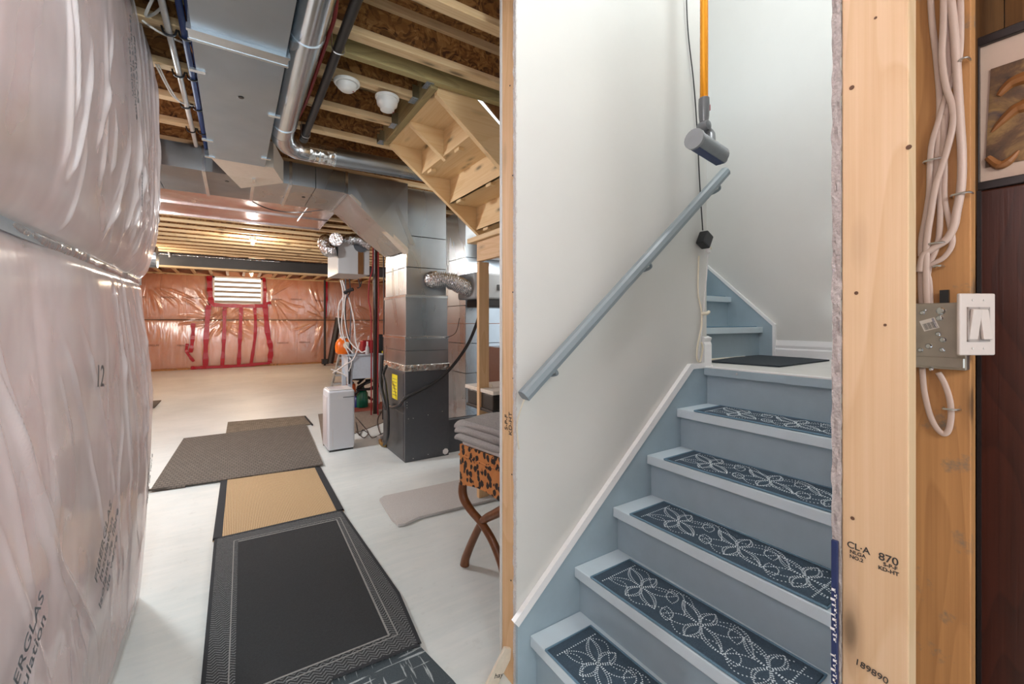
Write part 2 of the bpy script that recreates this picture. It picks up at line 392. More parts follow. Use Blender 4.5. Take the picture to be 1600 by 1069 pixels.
def text(s, size, mat, parent, pos, xdir, ydir, name='lettering', ext=.0004, bold=0):
    cu = bpy.data.curves.new('t', 'FONT'); cu.body = s; cu.size = size; cu.extrude = ext; cu.align_x = 'CENTER'; cu.align_y = 'CENTER'; cu.offset = bold
    ob = bpy.data.objects.new('t', cu); C.objects.link(ob)
    bpy.context.view_layer.update()
    me = bpy.data.meshes.new_from_object(ob.evaluated_get(bpy.context.evaluated_depsgraph_get()))
    bpy.data.objects.remove(ob); me.name = name; me.materials.clear()
    x = Vector(xdir); y = Vector(ydir); z = x.cross(y).normalized()
    org = ORG[parent.name]
    me.transform(Matrix.Translation(Vector(pos)-org) @ Matrix((x, y, z)).transposed().to_4x4())
    return link(name, me, mat, parent, org)
def dup(o, loc=None, parent=None, **props):
    c = o.copy(); C.objects.link(c); ORG[c.name] = Vector(loc) if loc is not None else ORG[o.name]
    if parent: c.parent = parent
    elif loc is not None: c.location = loc
    for k, v in props.items(): c[k] = v
    for ch in list(o.children):
        d = ch.copy(); C.objects.link(d); d.parent = c; ORG[d.name] = ORG[c.name]
        for g in list(ch.children):
            e = g.copy(); C.objects.link(e); e.parent = d; ORG[e.name] = ORG[c.name]
    return c

# ---------------------------------------------------------------- floor
YS = 1.350          # face of the skirt board; drywall face behind it
YW = 1.366
fl = B().box(-3.2, 6, -3.2, 16.6, -.15, 0).build('floor', floorM)
struct(fl, 'painted light grey concrete basement floor', 'floor')

# ---------------------------------------------------------------- ceiling: subfloor and i-joists
ZJ = 2.80; ZF = 3.02
ceil = thing('ceiling', 'open basement ceiling of wooden joists under oriented strand board', 'ceiling', (0, 0, ZJ), kind='structure')
for a in [(-3.2, .95, -3.2, 2.33), (.95, 6, -3.2, .32), (-3.2, .95, 2.33, 4), (.95, 3.3, 3.27, 4), (-3.2, 6, 4, 8), (-3.2, 6, 8, 12), (-3.2, 6, 12, 16.6), (3.3, 6, .32, 4), (.95, 2.12, 1.50, 2.33)]:
    B().box(*a, ZF, ZF+.05).build('subfloor_panel', OSB, ceil)
def joist(x0, x1, y, par=ceil, n='joist'):
    o = B().box(x0, x1, y-.006, y+.006, ZJ+.03, ZF-.03).build(n, OSB, par)
    B().box(x0, x1, y-.032, y+.032, ZJ, ZJ+.038, .003, 1).build('bottom_flange', joistw['X'], o)
    B().box(x0, x1, y-.032, y+.032, ZF-.038, ZF).build('top_flange', joistw['X'], o)
    return o
y = 2.145-.406*4
ys = []
while y < 10.7: ys.append(y); y += .4065
for y in ys:
    if y < .2: joist(-1, 6, y)
    elif y < 1.45: joist(-1, .9, y)
    elif y < 2.3: joist(-1, 2.1, y)
    elif y < 3.2: joist(-.6 if y < 2.9 else -3, .955, y)
    else: joist(-3, 4.6, y)
lb = B().box(-.6, 2.12, 2.285, 2.33, ZJ-.005, ZF, .003, 1).build('opening_beam', lvl, ceil)
hb = B().box(.955, 1.0, 2.33, 3.27, ZJ-.02, ZF, .003, 1).build('opening_header', wood('header_laminate', 'Y', (.42, .34, .15), (.20, .15, .07), knots=False, ring=26), ceil)
for (yy, xx) in ((2.55, .955), (2.958, .955), (3.28, .965), (2.345, .965)):
    h = B(); h.box(xx-.045, xx+.004, yy-.04, yy+.04, ZJ-.008, ZJ-.004); h.box(xx-.045, xx-.001, yy-.042, yy-.037, ZJ-.006, ZJ+.07); h.box(xx-.045, xx-.001, yy+.037, yy+.042, ZJ-.006, ZJ+.07)
    for q in (-.02, .02): h.lathe([(.004, 0), (.004, .003)], (xx-.02, yy+q, ZJ-.012), seg=6)
    h.build('joist_hanger', steel_s, ceil)
# blocking seen between joists at the header
# joists running the other way beyond the steel beam
for k in range(20):
    x = -2.6+.4065*k
    o = B().box(x-.006, x+.006, 11.45, 16.1, ZJ+.08, ZF+.02).build('joist', OSB, ceil)
    B().box(x-.034, x+.034, 11.45, 16.1, ZJ+.06, ZJ+.10).build('bottom_flange', joistw['Y'], o)
# steel beam
be = thing('steel_beam', 'dark steel beam crossing the far end of the ceiling', 'beam', (0, 11.3, 2.6))
b = B().box(-3, 5, 11.28, 11.30, 2.61, 2.83); b.box(-3, 5, 11.2, 11.38, 2.59, 2.612); b.box(-3, 5, 11.2, 11.38, 2.83, 2.85); b.build('web_and_flanges', ibeam, be)
B().box(-1.4, .9, 11.17, 11.2, 2.80, 2.815).build('foil_strip', foil, be)
B().box(-3, 5, 11.2, 11.38, 2.55, 2.588).build('sill_plate', joistw['X'], be, label='pale wooden plate under the beam')
# sheet metal panning under the joists
pn = thing('ceiling_panning', 'reflective sheet metal panning nailed under the joists beyond the duct', 'duct', (0, 5.8, 2.78))
for i, (a, b_) in enumerate(((4.75, 5.5), (5.5, 6.15), (6.15, 6.8))):
    p = B().box(-2.8, 1.05, a+.004, b_-.004, ZJ-.022, ZJ-.018)
    p.box(-2.8, 1.05, b_-.02, b_-.004, ZJ-.036, ZJ-.018); p.build('sheet_panel', panning, pn)

# ---------------------------------------------------------------- insulated walls
def vnoise(a, b, sc, seed):
    rs = np.random.RandomState(seed); T = rs.rand(64, 64)
    u = a*sc; v = b*sc; i = np.floor(u).astype(int); j = np.floor(v).astype(int); fu = u-i; fv = v-j
    fu = fu*fu*(3-2*fu); fv = fv*fv*(3-2*fv); g = lambda p, q: T[p % 64, q % 64]
    return (g(i, j)*(1-fu)+g(i+1, j)*fu)*(1-fv)+(g(i, j+1)*(1-fu)+g(i+1, j+1)*fu)*fv-.5
def ridges(S, Z, L):
    h = np.zeros_like(S)
    for (s0, z0, s1, z1, wd, am) in L:
        dx, dz = s1-s0, z1-z0; ln = math.hypot(dx, dz); dx /= ln; dz /= ln
        t = (S-s0)*dx+(Z-z0)*dz; d = -(S-s0)*dz+(Z-z0)*dx
        d = d-.03*np.sin(t*5+s0*7)
        env = np.clip(t/(.12*ln), 0, 1)*np.clip((ln-t)/(.3*ln), 0, 1)
        h += am*env*np.exp(-(d/wd)**2)
    return h
def grid_mesh(name, P, mat, parent=None, smooth=True):
    n, m = P.shape[:2]; v = P.reshape(-1, 3).copy(); org = ORG[parent.name] if parent else Vector((0, 0, 0))
    v -= np.array(org)
    idx = np.arange(n*m).reshape(n, m)
    f = np.stack([idx[:-1, :-1], idx[1:, :-1], idx[1:, 1:], idx[:-1, 1:]], -1).reshape(-1, 4)
    me = bpy.data.meshes.new(name); me.vertices.add(n*m); me.vertices.foreach_set('co', v.ravel())
    me.loops.add(f.size); me.loops.foreach_set('vertex_index', f.ravel().astype(np.int32))
    me.polygons.add(len(f)); me.polygons.foreach_set('loop_start', np.arange(0, f.size, 4, dtype=np.int32))
    me.update(calc_edges=True); me.validate()
    return link(name, me, mat, parent, org, 'all' if smooth else False)
# near left wall: path runs along Y, turns a rounded corner, then runs towards -X
XB = -.415; YE = 2.86; RC = .10
def near_path(S):
    """S = distance along the wall; returns x, y, nx, ny"""
    q = PI/2*RC
    x = np.where(S < YE, XB, np.where(S < YE+q, XB-RC+RC*np.cos((S-YE)/RC), XB-RC-(S-YE-q)))
    y = np.where(S < YE, S, np.where(S < YE+q, YE+RC*np.sin((S-YE)/RC), YE+RC))
    nx = np.where(S < YE, 1., np.where(S < YE+q, np.cos((S-YE)/RC), 0.)); ny = np.where(S < YE, 0., np.where(S < YE+q, np.sin((S-YE)/RC), 1.))
    return x, y, nx, ny
ZS = 1.635
def bulge(S, Z):
    lo = .042*np.clip(np.sin(PI*np.clip(Z/ZS, 0, 1)), 0, 1)**.55*(1-.25*np.clip(1-Z/.5, 0, 1))
    up = .080*np.clip(np.sin(PI*np.clip((Z-ZS)/(2.9-ZS), 0, 1)), 0, 1)**.42
    h = np.where(Z < ZS, lo, up)
    h = h-.012*np.exp(-((Z-ZS)/.03)**2)
    h += .020*vnoise(S, Z, 2.1, 3)+.008*vnoise(S, Z, 6, 5)
    h *= 1-.25*np.clip((S-YE)/.3, 0, 1)
    return h
wl = B().box(-.62, XB-.04, -3, YE+.02, 0, ZJ+.1).box(-3.2, XB-.2, YE-.08, YE+.06, 0, ZJ+.1).build('wall_left', paperback)
struct(wl, 'near left foundation wall wrapped in pink insulation and clear plastic', 'wall')
def strip(s0, s1, z0, z1, ds, dz, off, extra=None):
    S, Z = np.meshgrid(np.arange(s0, s1+ds*.5, ds), np.arange(z0, z1+dz*.5, dz), indexing='ij')
    x, y, nx, ny = near_path(S); h = bulge(S, Z)+off
    if extra is not None: h = h+extra(S, Z)
    return np.stack([x+nx*h, y+ny*h, Z], -1)
edges = [-.6, -.02, .56, 1.14, 1.50, 1.92, 2.42, YE+.35, YE+1.2]
for i in range(len(edges)-1):
    a, b_ = edges[i], edges[i+1]
    ex = lambda S, Z, a=a, b_=b_: -.010*(np.exp(-((S-a)/.012)**2)+np.exp(-((S-b_)/.012)**2))
    grid_mesh('insulation_batt', strip(a, b_, 0.0, ZS, .02, .025, -.006, ex), battN, wl)
    grid_mesh('insulation_batt', strip(a, b_, ZS, ZJ+.1, .02, .025, -.006, ex), battN, wl)
rs = random.Random(11); RL = []
for k in range(15):      # long soft folds of the lower sheet, fanning down and away from the strap
    s0 = rs.uniform(.8, 2.6); z0 = rs.uniform(1.2, 1.6); ln = rs.uniform(.5, 1.5); a = math.radians(rs.uniform(-80, -48))
    RL.append((s0, z0, s0+ln*math.cos(a), z0+ln*math.sin(a), rs.uniform(.008, .018), rs.uniform(.003, .007)))
for k in range(13):
    s0 = rs.uniform(2.2, 2.95); z0 = rs.uniform(.9, 1.62); ln = rs.uniform(.4, 1.2); a = math.radians(rs.uniform(-95, -72))
    RL.append((s0, z0, s0+ln*math.cos(a), z0+ln*math.sin(a), rs.uniform(.006, .014), rs.uniform(.005, .011)))
for k in range(24):      # short glossy folds of the upper sheet gathering above the strap
    s0 = rs.uniform(1.1, 2.95); z0 = rs.uniform(1.66, 1.95); ln = rs.uniform(.2, .6); a = math.radians(rs.uniform(45, 100))
    RL.append((s0, z0, s0+ln*math.cos(a), z0+ln*math.sin(a), rs.uniform(.006, .014), rs.uniform(.005, .012)))
for k in range(18):
    s0 = rs.uniform(2.0, 2.95); z0 = rs.uniform(1.7, 2.3); ln = rs.uniform(.5, 1.0); a = math.radians(rs.uniform(80, 100))
    RL.append((s0, z0, s0+ln*math.cos(a), z0+ln*math.sin(a), rs.uniform(.005, .012), rs.uniform(.004, .009)))
RLK = [(s, z, s+(rs.uniform(-.2, .2)), z-rs.uniform(.1, .25), .005, .004) for s, z in [(rs.uniform(1.3, 2.9), rs.uniform(.2, 2.6)) for _ in range(24)]]
fx = lambda S, Z: ridges(S, Z, RL)+ridges(S, Z, RLK)
for z0, z1 in ((0, ZS), (ZS, ZJ+.1)):
    grid_mesh('plastic_sheet', strip(.9, YE+.5, z0, z1, .006, .008, .007, fx), filmN, wl)
S, Z = np.meshgrid(np.arange(-.6, YE+1.0, .02), np.linspace(-.03, .03, 7), indexing='ij')
x, y_, nx, ny = near_path(S); hh = .012*np.cos(Z/.03*PI/2)+.006*vnoise(S, Z, 30, 9)+bulge(S, Z*0+ZS)+.012
grid_mesh('sheet_overlap', np.stack([x+nx*hh, y_+ny*hh, ZS+Z], -1), filmS, wl)
B().box(-.5, XB+.005, 1.0, YE+.1, ZS-.02, ZS+.018).build('strapping', plain('grey_strap', (.34, .38, .42), .5), wl, label='grey blue strap between the upper and lower insulation')
# printed marks on the sheet
def wallmark(s, size, S0, Z0, rot, mat=filmink, nm='printed_mark'):
    h = float(bulge(np.array([S0]), np.array([Z0]))[0])+.022
    x, y, nx, ny = [float(q[0]) for q in near_path(np.array([S0]))]
    a = math.radians(rot)
    return text(s, size, mat, wl, (x+nx*h, y+ny*h, Z0), (0, math.cos(a), math.sin(a)), (0, -math.sin(a), math.cos(a)), nm, .0003)
wallmark('FIBERGLAS\nInsulation\nIsolant de fibre\nde verre', .055, at(150, 865, X=-.38)[1], at(150, 865, X=-.38)[2], 42)
wallmark('12', .10, at(147, 590, X=-.375)[1], at(147, 590, X=-.375)[2], -6)
wallmark('Insulation\nfibre de verre', .045, at(222, 745, X=-.375)[1], at(222, 745, X=-.375)[2], 52)
wallmark('FIBERGLAS\nIsolant thermique\nInsulation', .05, at(198, 105, X=-.335)[1], at(198, 105, X=-.335)[2], -68)
wallmark('FIBERGLAS\nInsulation', .05, at(8, 1040, X=-.38)[1], at(8, 1040, X=-.38)[2], 36)
wallmark('FIBERGLAS', .03, at(213, 295, X=-.335)[1], at(213, 295, X=-.335)[2], 90)

# far wall with window
YF = 16.0; ZFS = 1.49
wf = B().box(-3.2, 6, YF+.02, YF+.3, 0, 3.0).build('wall_far', battF)
struct(wf, 'far foundation wall covered in pink insulation behind clear plastic', 'wall')
def fbulge(X, Z):
    h = .05*np.abs(np.sin(PI*np.clip(Z/ZFS, 0, 1)))**.5*(Z < ZFS)+.05*np.abs(np.sin(PI*np.clip((Z-ZFS)/(2.84-ZFS), 0, 1)))**.5*(Z >= ZFS)
    return h+.03*vnoise(X+9, Z, 1.3, 8)
star = []
rs = random.Random(4)
for (cx, cz, n, a0, a1) in ((-.42, ZFS, 40, 0, 360), (.95, 2.2, 16, -80, 70), (2.6, ZFS, 14, 100, 260), (.0, 1.9, 24, 200, 340), (3.6, 2.0, 20, 200, 340), (-2.0, 2.5, 10, 250, 350), (4.3, 1.2, 20, 60, 300)):
    for k in range(n):
        a = math.radians(rs.uniform(a0, a1)); l0 = rs.uniform(.05, .3); l = rs.uniform(.3, 1.0)
        star.append((cx+l0*math.cos(a), cz+l0*math.sin(a), cx+(l0+l)*math.cos(a), cz+(l0+l)*math.sin(a), rs.uniform(.012, .026), rs.uniform(.016, .036)))
def fgrid(x0, x1, z0, z1, d, off, ex=None):
    X, Z = np.meshgrid(np.linspace(x0, x1, int((x1-x0)/d)+2), np.linspace(z0, z1, int((z1-z0)/d)+2), indexing='ij')
    h = fbulge(X, Z)+off+(ex(X, Z) if ex else 0); return np.stack([X, YF-h, Z], -1)
k = 0; x = -3.0
while x < 5.6:
    for z0, z1 in ((.0, ZFS), (ZFS, 2.84)):
        if z0 > 1 and x+.6 > -.60 and x < .85:
            z1 = 1.93
        grid_mesh('insulation_batt', fgrid(x, x+.6, z0, z1, .06, 0, lambda X, Z, x=x: -.02*(np.exp(-((X-x)/.015)**2)+np.exp(-((X-x-.6)/.015)**2))), battF, wf)
    x += .6
fex = lambda X, Z: ridges(X, Z, star)
for (a, b_, z0, z1) in ((-2.9, 5.6, 0, ZFS), (-2.9, -.62, ZFS, 2.84), (.86, 5.6, ZFS, 2.84), (-.62, .86, ZFS, 1.93)):
    grid_mesh('plastic_sheet', fgrid(a, b_, z0, z1, .022, .02, fex), filmF, wf)
B().box(-3, 5.6, YF-.03, YF+.0, ZFS-.012, ZFS+.012).build('seam_strap', plain('dark_seam', (.10, .07, .05), .6), wf)
B().box(-3, 5.6, YF-.06, YF+.05, 0.0, .05).build('bottom_plate', oldpine, wf)
B().box(-3, -.62, YF-.05, YF+.05, 2.83, 2.87).box(.86, 5.6, YF-.05, YF+.05, 2.83, 2.87).build('top_plate', joistw['X'], wf)
for (u, v) in ((263, 465), (303, 465), (237, 540), (287, 540), (432, 468), (463, 468), (500, 470), (442, 536), (476, 535), (216, 464)):
    p = at(u, v, Y=YF-.11)
    text('FIBERGLAS', .07, inkf, wf, p, (1, 0, 0), (0, 0, 1), 'printed_mark', .0005)
def fx_(u, v): p = at(u, v, Y=YF-.09); return (p[0], p[2])
def ftape(pts, wpx, name='red_tape'):
    g = B(); w_ = wpx*.0215/2
    q = [fx_(*p) for p in pts]; Q, _ = spline([Vector((a, 0, b)) for a, b in q], 5)
    vs = []; 
    for i, p in enumerate(Q):
        d = (Q[min(i+1, len(Q)-1)]-Q[max(i-1, 0)]).normalized(); n = Vector((d.z, 0, -d.x))*w_*(1+.18*math.sin(i*1.7))
        f = lambda s: (p.x+n.x*s, YF-.095-fb(p.x, p.z)*.6+.006*math.sin(i*2.1), p.z+n.z*s)
        vs += [f(1), f(-1)]
    fs = [(2*i, 2*i+2, 2*i+3, 2*i+1) for i in range(len(Q)-1)]
    vs2 = [(a, b_+.006, c) for a, b_, c in vs]; n = len(vs)
    g.poly(vs+vs2, fs+[(a+n, d+n, c+n, b_+n) for a, b_, c, d in fs]+[(2*i, 2*i+n, 2*i+2+n, 2*i+2) for i in range(len(Q)-1)]+[(2*i+1, 2*i+3, 2*i+3+n, 2*i+1+n) for i in range(len(Q)-1)])
    return g.build(name, redtape, wf)
fb = lambda X, Z: float(fbulge(np.array([X]), np.array([Z]))[0])
ftape([(327, 431), (328, 455), (331, 476)], 6); ftape([(412, 434), (414, 455), (413, 476)], 4)
ftape([(329, 476), (370, 478), (412, 478)], 5)
ftape([(326, 477), (322, 530), (321, 576)], 6); ftape([(351, 480), (350, 530), (347, 574)], 4.5)
ftape([(377, 479), (375, 530), (373, 572)], 4.5); ftape([(398, 479), (399, 520), (392, 570)], 4); ftape([(414, 476), (418, 520), (423, 545), (421, 567)], 6.5)
ftape([(298, 575), (322, 574), (370, 572), (422, 567)], 4); ftape([(302, 505), (301, 530), (298, 551)], 4.5); ftape([(293, 537), (292, 550), (303, 565)], 3.5)
ftape([(412, 475), (423, 473)], 4); ftape([(510, 440), (510, 470), (508, 498)], 3.2)
# window
wn = thing('window_1', 'small white basement window with striped blind high on the far wall', 'window', (.1, YF, 2.43), kind='structure')
X0, X1, Z0, Z1 = -.545, .765, 1.97, 2.83
b = B(); yw = YF-.075
for a in ((X0, X0+.05, Z0, Z1), (X1-.05, X1, Z0, Z1), (X0, X1, Z0, Z0+.045), (X0, X1, Z1-.05, Z1)): b.box(a[0], a[1], yw-.03, yw+.05, a[2], a[3])
b.build('window_frame', trimw, wn)
B().box(X0+.04, X1-.04, yw+.02, yw+.03, Z0+.04, Z1-.04).build('glass_pane', plain('window_glass', (.4, .42, .45), .1), wn)
nb = 5; hz = (Z1-Z0-.1)/(2*nb)
for k in range(nb):
    z = Z0+.05+2*k*hz
    B().box(X0+.05, X1-.05, yw-.012, yw-.008, z, z+hz).build('sheer_band', blindgrey, wn)
    B().box(X0+.05, X1-.05, yw-.012, yw-.008, z+hz, z+2*hz).build('blind_band', blindglow, wn)
b = B(); 
for a in ((X0-.09, X0, Z0-.05, Z1), (X1, X1+.09, Z0-.05, Z1), (X0-.09, X1+.09, Z0-.06, Z0)): b.box(a[0], a[1], yw-.01, yw+.05, a[2], a[3])
b.build('wrapped_sill', plain('purple_film_trim', (.42, .16, .24), .2, bump=.6, scale=50), wn)
# side walls far away
ws = B().box(5.6, 5.8, 1.5, 16.3, 0, 3.02).build('wall_side', battF); struct(ws, 'insulated side wall behind the furnace', 'wall')
wsl = B().box(-3.2, -3.0, 2.9, 16.3, 0, 3.02).build('wall_side', battF); struct(wsl, 'insulated left side wall of the far room', 'wall')

# ---------------------------------------------------------------- stair walls
TOP = 5.4
wm = B().box(.91, 2.15, YW, 1.3845, 0, TOP).box(.91, 2.15, 1.475, 1.49, 0, TOP).box(2.135, 2.15, 1.3845, 1.475, 0, TOP).build('wall_middle', drywall)
struct(wm, 'white drywall partition beside the stairs carrying the handrail', 'wall')
def wobble_edge(x, y0, y1, z0, z1, mat, par, nm='torn_drywall_edge', amp=.004, n=120, side=1):
    g = bmesh.new(); prev = None; cols = 4
    rows = []
    for i in range(n+1):
        z = z0+(z1-z0)*i/n
        rows.append([g.verts.new((x-amp*(mnoise.noise(Vector((j*3.1, z*40, 1)))+.6), y0+(y1-y0)*j/(cols-1)+.0022*mnoise.noise(Vector((j*1.7, z*30, 5))), z)) for j in range(cols)])
    for i in range(n):
        for j in range(cols-1): g.faces.new((rows[i][j], rows[i+1][j], rows[i+1][j+1], rows[i][j+1]))
    for i in range(n):   # sides back to the wall
        for j, s_ in ((0, 1), (cols-1, -1)):
            a, b_ = rows[i][j], rows[i+1][j]
            v1 = g.verts.new((x+.004, a.co.y, a.co.z)); v2 = g.verts.new((x+.004, b_.co.y, b_.co.z)); g.faces.new((a, b_, v2, v1))
    bb = B(); bb.join(g); return bb.build(nm, mat, par)
wobble_edge(.909, YW+.0005, 1.384, 0, 3.3, plain('pale_drywall_core', (.60, .57, .55), .95, var=.2, scale=200, bump=.8), wm, n=300)
ls = B().box(.912, .950, 1.386, 1.474, .0, 3.2, .002, 1).build('stud', pine['Z'], wm, label='bare pine stud at the end of the partition')
for k in range(16):
    z = .25+k*.19+random.uniform(-.05, .05)
    B().lathe([(.003, 0), (.0035, .002)], (.9105, 1.386+random.uniform(.006, .03), z), 'X', 6).build('nail', inkM, wm) if k % 2 else None
text('S-P-F', .03, inkM, wm, (.9105, 1.44, 1.02), (0, 0, 1), (0, 1, 0), 'stamp'); text('KD-HT', .03, inkM, wm, (.9105, 1.41, 1.02), (0, 0, 1), (0, 1, 0), 'stamp')
B().box(2.15, 2.158, 1.33, 1.50, 1.18, 1.19).build('base_board', trimw, wm)
nb_ = B().prism([(1.352, 1.18), (1.352, 1.30), (1.358, 1.315), (1.35, 1.335), (1.372, 1.345), (1.50, 1.345), (1.50, 1.18)], 'X', 2.11, 2.175); nb_.build('corner_trim', trimw, wm)
# right wall (stud side faces the camera)
wr = B().box(.911, 3.14, .319, .3325, 0, TOP).build('wall_right', drywall); struct(wr, 'right stair wall showing bare studs and a torn drywall edge', 'wall')
wobble_edge(.911, .3185, .3318, 0, 3.3, greypaper, wr, amp=.006, n=420)
B().box(.92, 1.36, .3183, .3188, 0, 3.0).build('paper_backing', paperback, wr)
B().box(1.36, 2.3, .3183, .3188, 0, 3.0).build('brown_backing', brownwall, wr)
st1 = B().box(.911, .949, .2275, .318, 0, 3.2, .0025, 2).build('stud', studwarm, wr, label='pale pine end stud with grade stamps')
st2 = B().box(1.312, 1.350, .2275, .318, 0, 3.2, .0025, 2).build('stud', oldpine, wr, label='orange stained stud carrying the cables')
sx = .9104
def stamp(s, u, v, size):
    p = at(u, v, X=sx); text(s, size, inkM, wr, p, (0, -1, 0), (0, 0, 1), 'stamp', .0002, .0002)
stamp('CL·A', 1341, 856.5, .0155); stamp('NLGA', 1340, 866, .0085); stamp('NO.2', 1338, 873, .0085)
stamp('870', 1388, 874.5, .0175); stamp('S-P-F', 1391, 885.5, .0088); stamp('KD-HT', 1388, 892.5, .0088)
p = at(1361, 1049, X=sx-.0004); text('189890', .0155, inkM, wr, p, Vector((0, -1, -.12)).normalized(), Vector((0, -.12, 1)).normalized(), 'stamp', .0003)
for (u, v, r) in ((1331, 137, 5), (1420, 230, 5), (1368, 28, 3), (1332, 810, 4), (1338, 458, 4), (1383, 508, 3)):
    p = at(u, v, X=sx); B().lathe([(r*.0006, 0), (r*.0008, .0004), (r*.0005, .0006)], (p[0]-.0006, p[1], p[2]), 'X', 9).build('knot', plain('knot_brown', (.10, .045, .02), .7) if 'knot_brown' not in MATS else MATS['knot_brown'], wr)
# blue carton strip wedged behind the stud
cb = thing('blue_carton_strip', 'dark blue printed carton strip along the drywall edge beside the end stud', 'carton', (.9, .32, .5))
B().box(.897, .9035, .3195, .3295, .30, 1.03, .001, 1).build('card', blueboard, cb)
b = B()
for k in range(26):      # cut off, unreadable white lettering along the edge
    z = .70+k*.0088+(.02 if k > 14 else 0); y = .3215+.0012*math.sin(k*2.3)
    b.box(.8966, .8970, y, y+.004+.002*(k % 3), z, z+.0028+.0015*(k % 2)); b.box(.8966, .8970, y, y+.0012, z-.002, z+.005)
b.build('lettering', inkw, cb, kind='stuff')
# end wall, stairwell far wall, roof
XE = 3.12
we = B().box(XE, XE+.12, .2, 3.4, 0, TOP).build('wall_end', drywall); struct(we, 'white wall at the end of the stair landing', 'wall')
wb = B().box(2.15, XE, 3.30, 3.4, 0, TOP).build('wall_back', drywall); struct(wb, 'white back wall of the upper stair flight', 'wall')
rc = B().box(-.6, XE+.12, .2, 3.4, TOP, TOP+.1).build('ceiling_1', ceilwhite); struct(rc, 'white ceiling above the stairwell', 'ceiling')
b = B(); prof = [(XE, 1.18), (XE-.016, 1.18), (XE-.016, 1.235), (XE-.011, 1.245), (XE-.013, 1.262), (XE-.008, 1.285), (XE-.006, 1.297), (XE, 1.297)]
b.prism(prof, 'Y', .333, 1.482) if False else None
g = [(x, z) for x, z in prof]; b = B().prism(g, 'Y', .333, 1.482); bo = b.build('baseboard_end', trimw); struct(bo, 'white moulded baseboard on the end wall of the landing', 'baseboard')

# ---------------------------------------------------------------- lower staircase
XN = [.962+.2268*i for i in range(5)]; RI = .195; ZT = [.205+RI*i for i in range(5)]; XL = 2.098; ZL = 1.18
YR = .3335
st = thing('lower_staircase', 'blue grey painted wooden stairs rising to the right from the basement', 'stairs', (.95, .85, 0))
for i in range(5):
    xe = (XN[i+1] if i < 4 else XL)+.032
    B().box(XN[i], xe, YR, YS-.001, ZT[i]-.042, ZT[i], .003, 2).build('tread', stairpaint_lit, st)
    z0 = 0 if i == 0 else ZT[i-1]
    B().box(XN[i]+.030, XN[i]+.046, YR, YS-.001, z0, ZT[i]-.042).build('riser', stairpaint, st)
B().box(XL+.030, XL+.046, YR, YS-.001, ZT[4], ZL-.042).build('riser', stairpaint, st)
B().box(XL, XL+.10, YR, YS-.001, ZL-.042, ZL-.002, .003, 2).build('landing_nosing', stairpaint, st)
for yy in (1.17, .42):
    B().lathe([(.0045, 0), (.005, .0025), (.002, .004)], (XL-.004, yy, ZL-.018), 'X', 10).build('screw', screwM, st)
# skirt board with white cap
sl = RI/.2268
def zsk(x): return .245+.13+(x-.962)*sl
sk = B().prism([(.905, 0), (.905, .262), (2.0, 1.176), (2.15, 1.176), (2.15, 1.0), (1.2, 0)], 'Y', YS, YW-.001).build('skirt_board', stairpaint, st)
dx, dz = 1, sl; L_ = math.hypot(dx, dz); nx_, nz_ = -dz/L_, dx/L_
a = Vector((.905, 0, .262)); bq = Vector((2.0, 0, 1.176)); d = (bq-a).normalized(); n = Vector((-d.z, 0, d.x))
q = [(a.x, a.z), (bq.x, bq.z), (2.12, 1.176), (2.12, 1.203), ((bq+n*.03).x-.002, 1.203), ((a+n*.03).x, (a+n*.03).z)]
B().prism(q, 'Y', YS-.007, YW-.001).build('skirt_cap', trimw, sk)
# landing
la = B().box(XL+.035, XE, YR, 1.49, ZL-.04, ZL).box(2.152, XE, 1.49, 1.75, ZL-.04, ZL).build('landing', landfloor); struct(la, 'pale landing floor at the top of the lower stairs', 'landing')
B().box(XL, XL+.034, YR, YS-.001, ZL-.002, ZL+.004).build('landing_edge', trimw, la)
B().box(XL+.035, XE, .34, YS, ZL-.25, ZL-.05).build('landing_box', plain('raw_box', (.3, .2, .12), .8), la)
# upper flight going away
uf = thing('upper_staircase', 'blue grey winding stairs continuing up behind the partition', 'stairs', (2.6, 1.6, ZL))
YU = [1.545, 1.772, 2.0]
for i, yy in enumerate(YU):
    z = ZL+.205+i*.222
    B().box(2.155, XE-.018, yy, yy+.26, z-.04, z, .003, 2).build('tread', stairpaint_lit, uf)
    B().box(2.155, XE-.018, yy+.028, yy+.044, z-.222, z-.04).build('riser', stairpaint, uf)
B().prism([(1.482, 1.182), (1.482, 1.395), (2.20, 2.06), (2.6, 2.43), (2.6, 1.9), (1.7, 1.182)], 'X', XE-.018, XE-.001).build('skirt_board', stairpaint, uf)
B().prism([(1.465, 1.182), (1.465, 1.405), (2.20, 2.085), (2.6, 2.455), (2.6, 2.43), (2.20, 2.06), (1.482, 1.395), (1.482, 1.182)], 'X', XE-.022, XE-.001).build('skirt_cap', trimw, uf)
B().prism([(1.35, 1.58)] and [(2.155, 1.56), (2.9, 1.56), (3.02, 1.62), (2.96, 1.65), (2.155, 1.60)], 'Z', ZL+.001, ZL+.010).build('masking_strip', cream, uf, label='cream tape strip at the foot of the upper stairs')
B().box(2.2, 3.05, 1.56, 1.75, ZL+.206, ZL+.212, .002, 1).build('tread_cover', matedge, uf)
B().box(2.2, 3.05, 1.785, 1.97, ZL+.428, ZL+.434, .002, 1).build('tread_cover', matedge, uf)
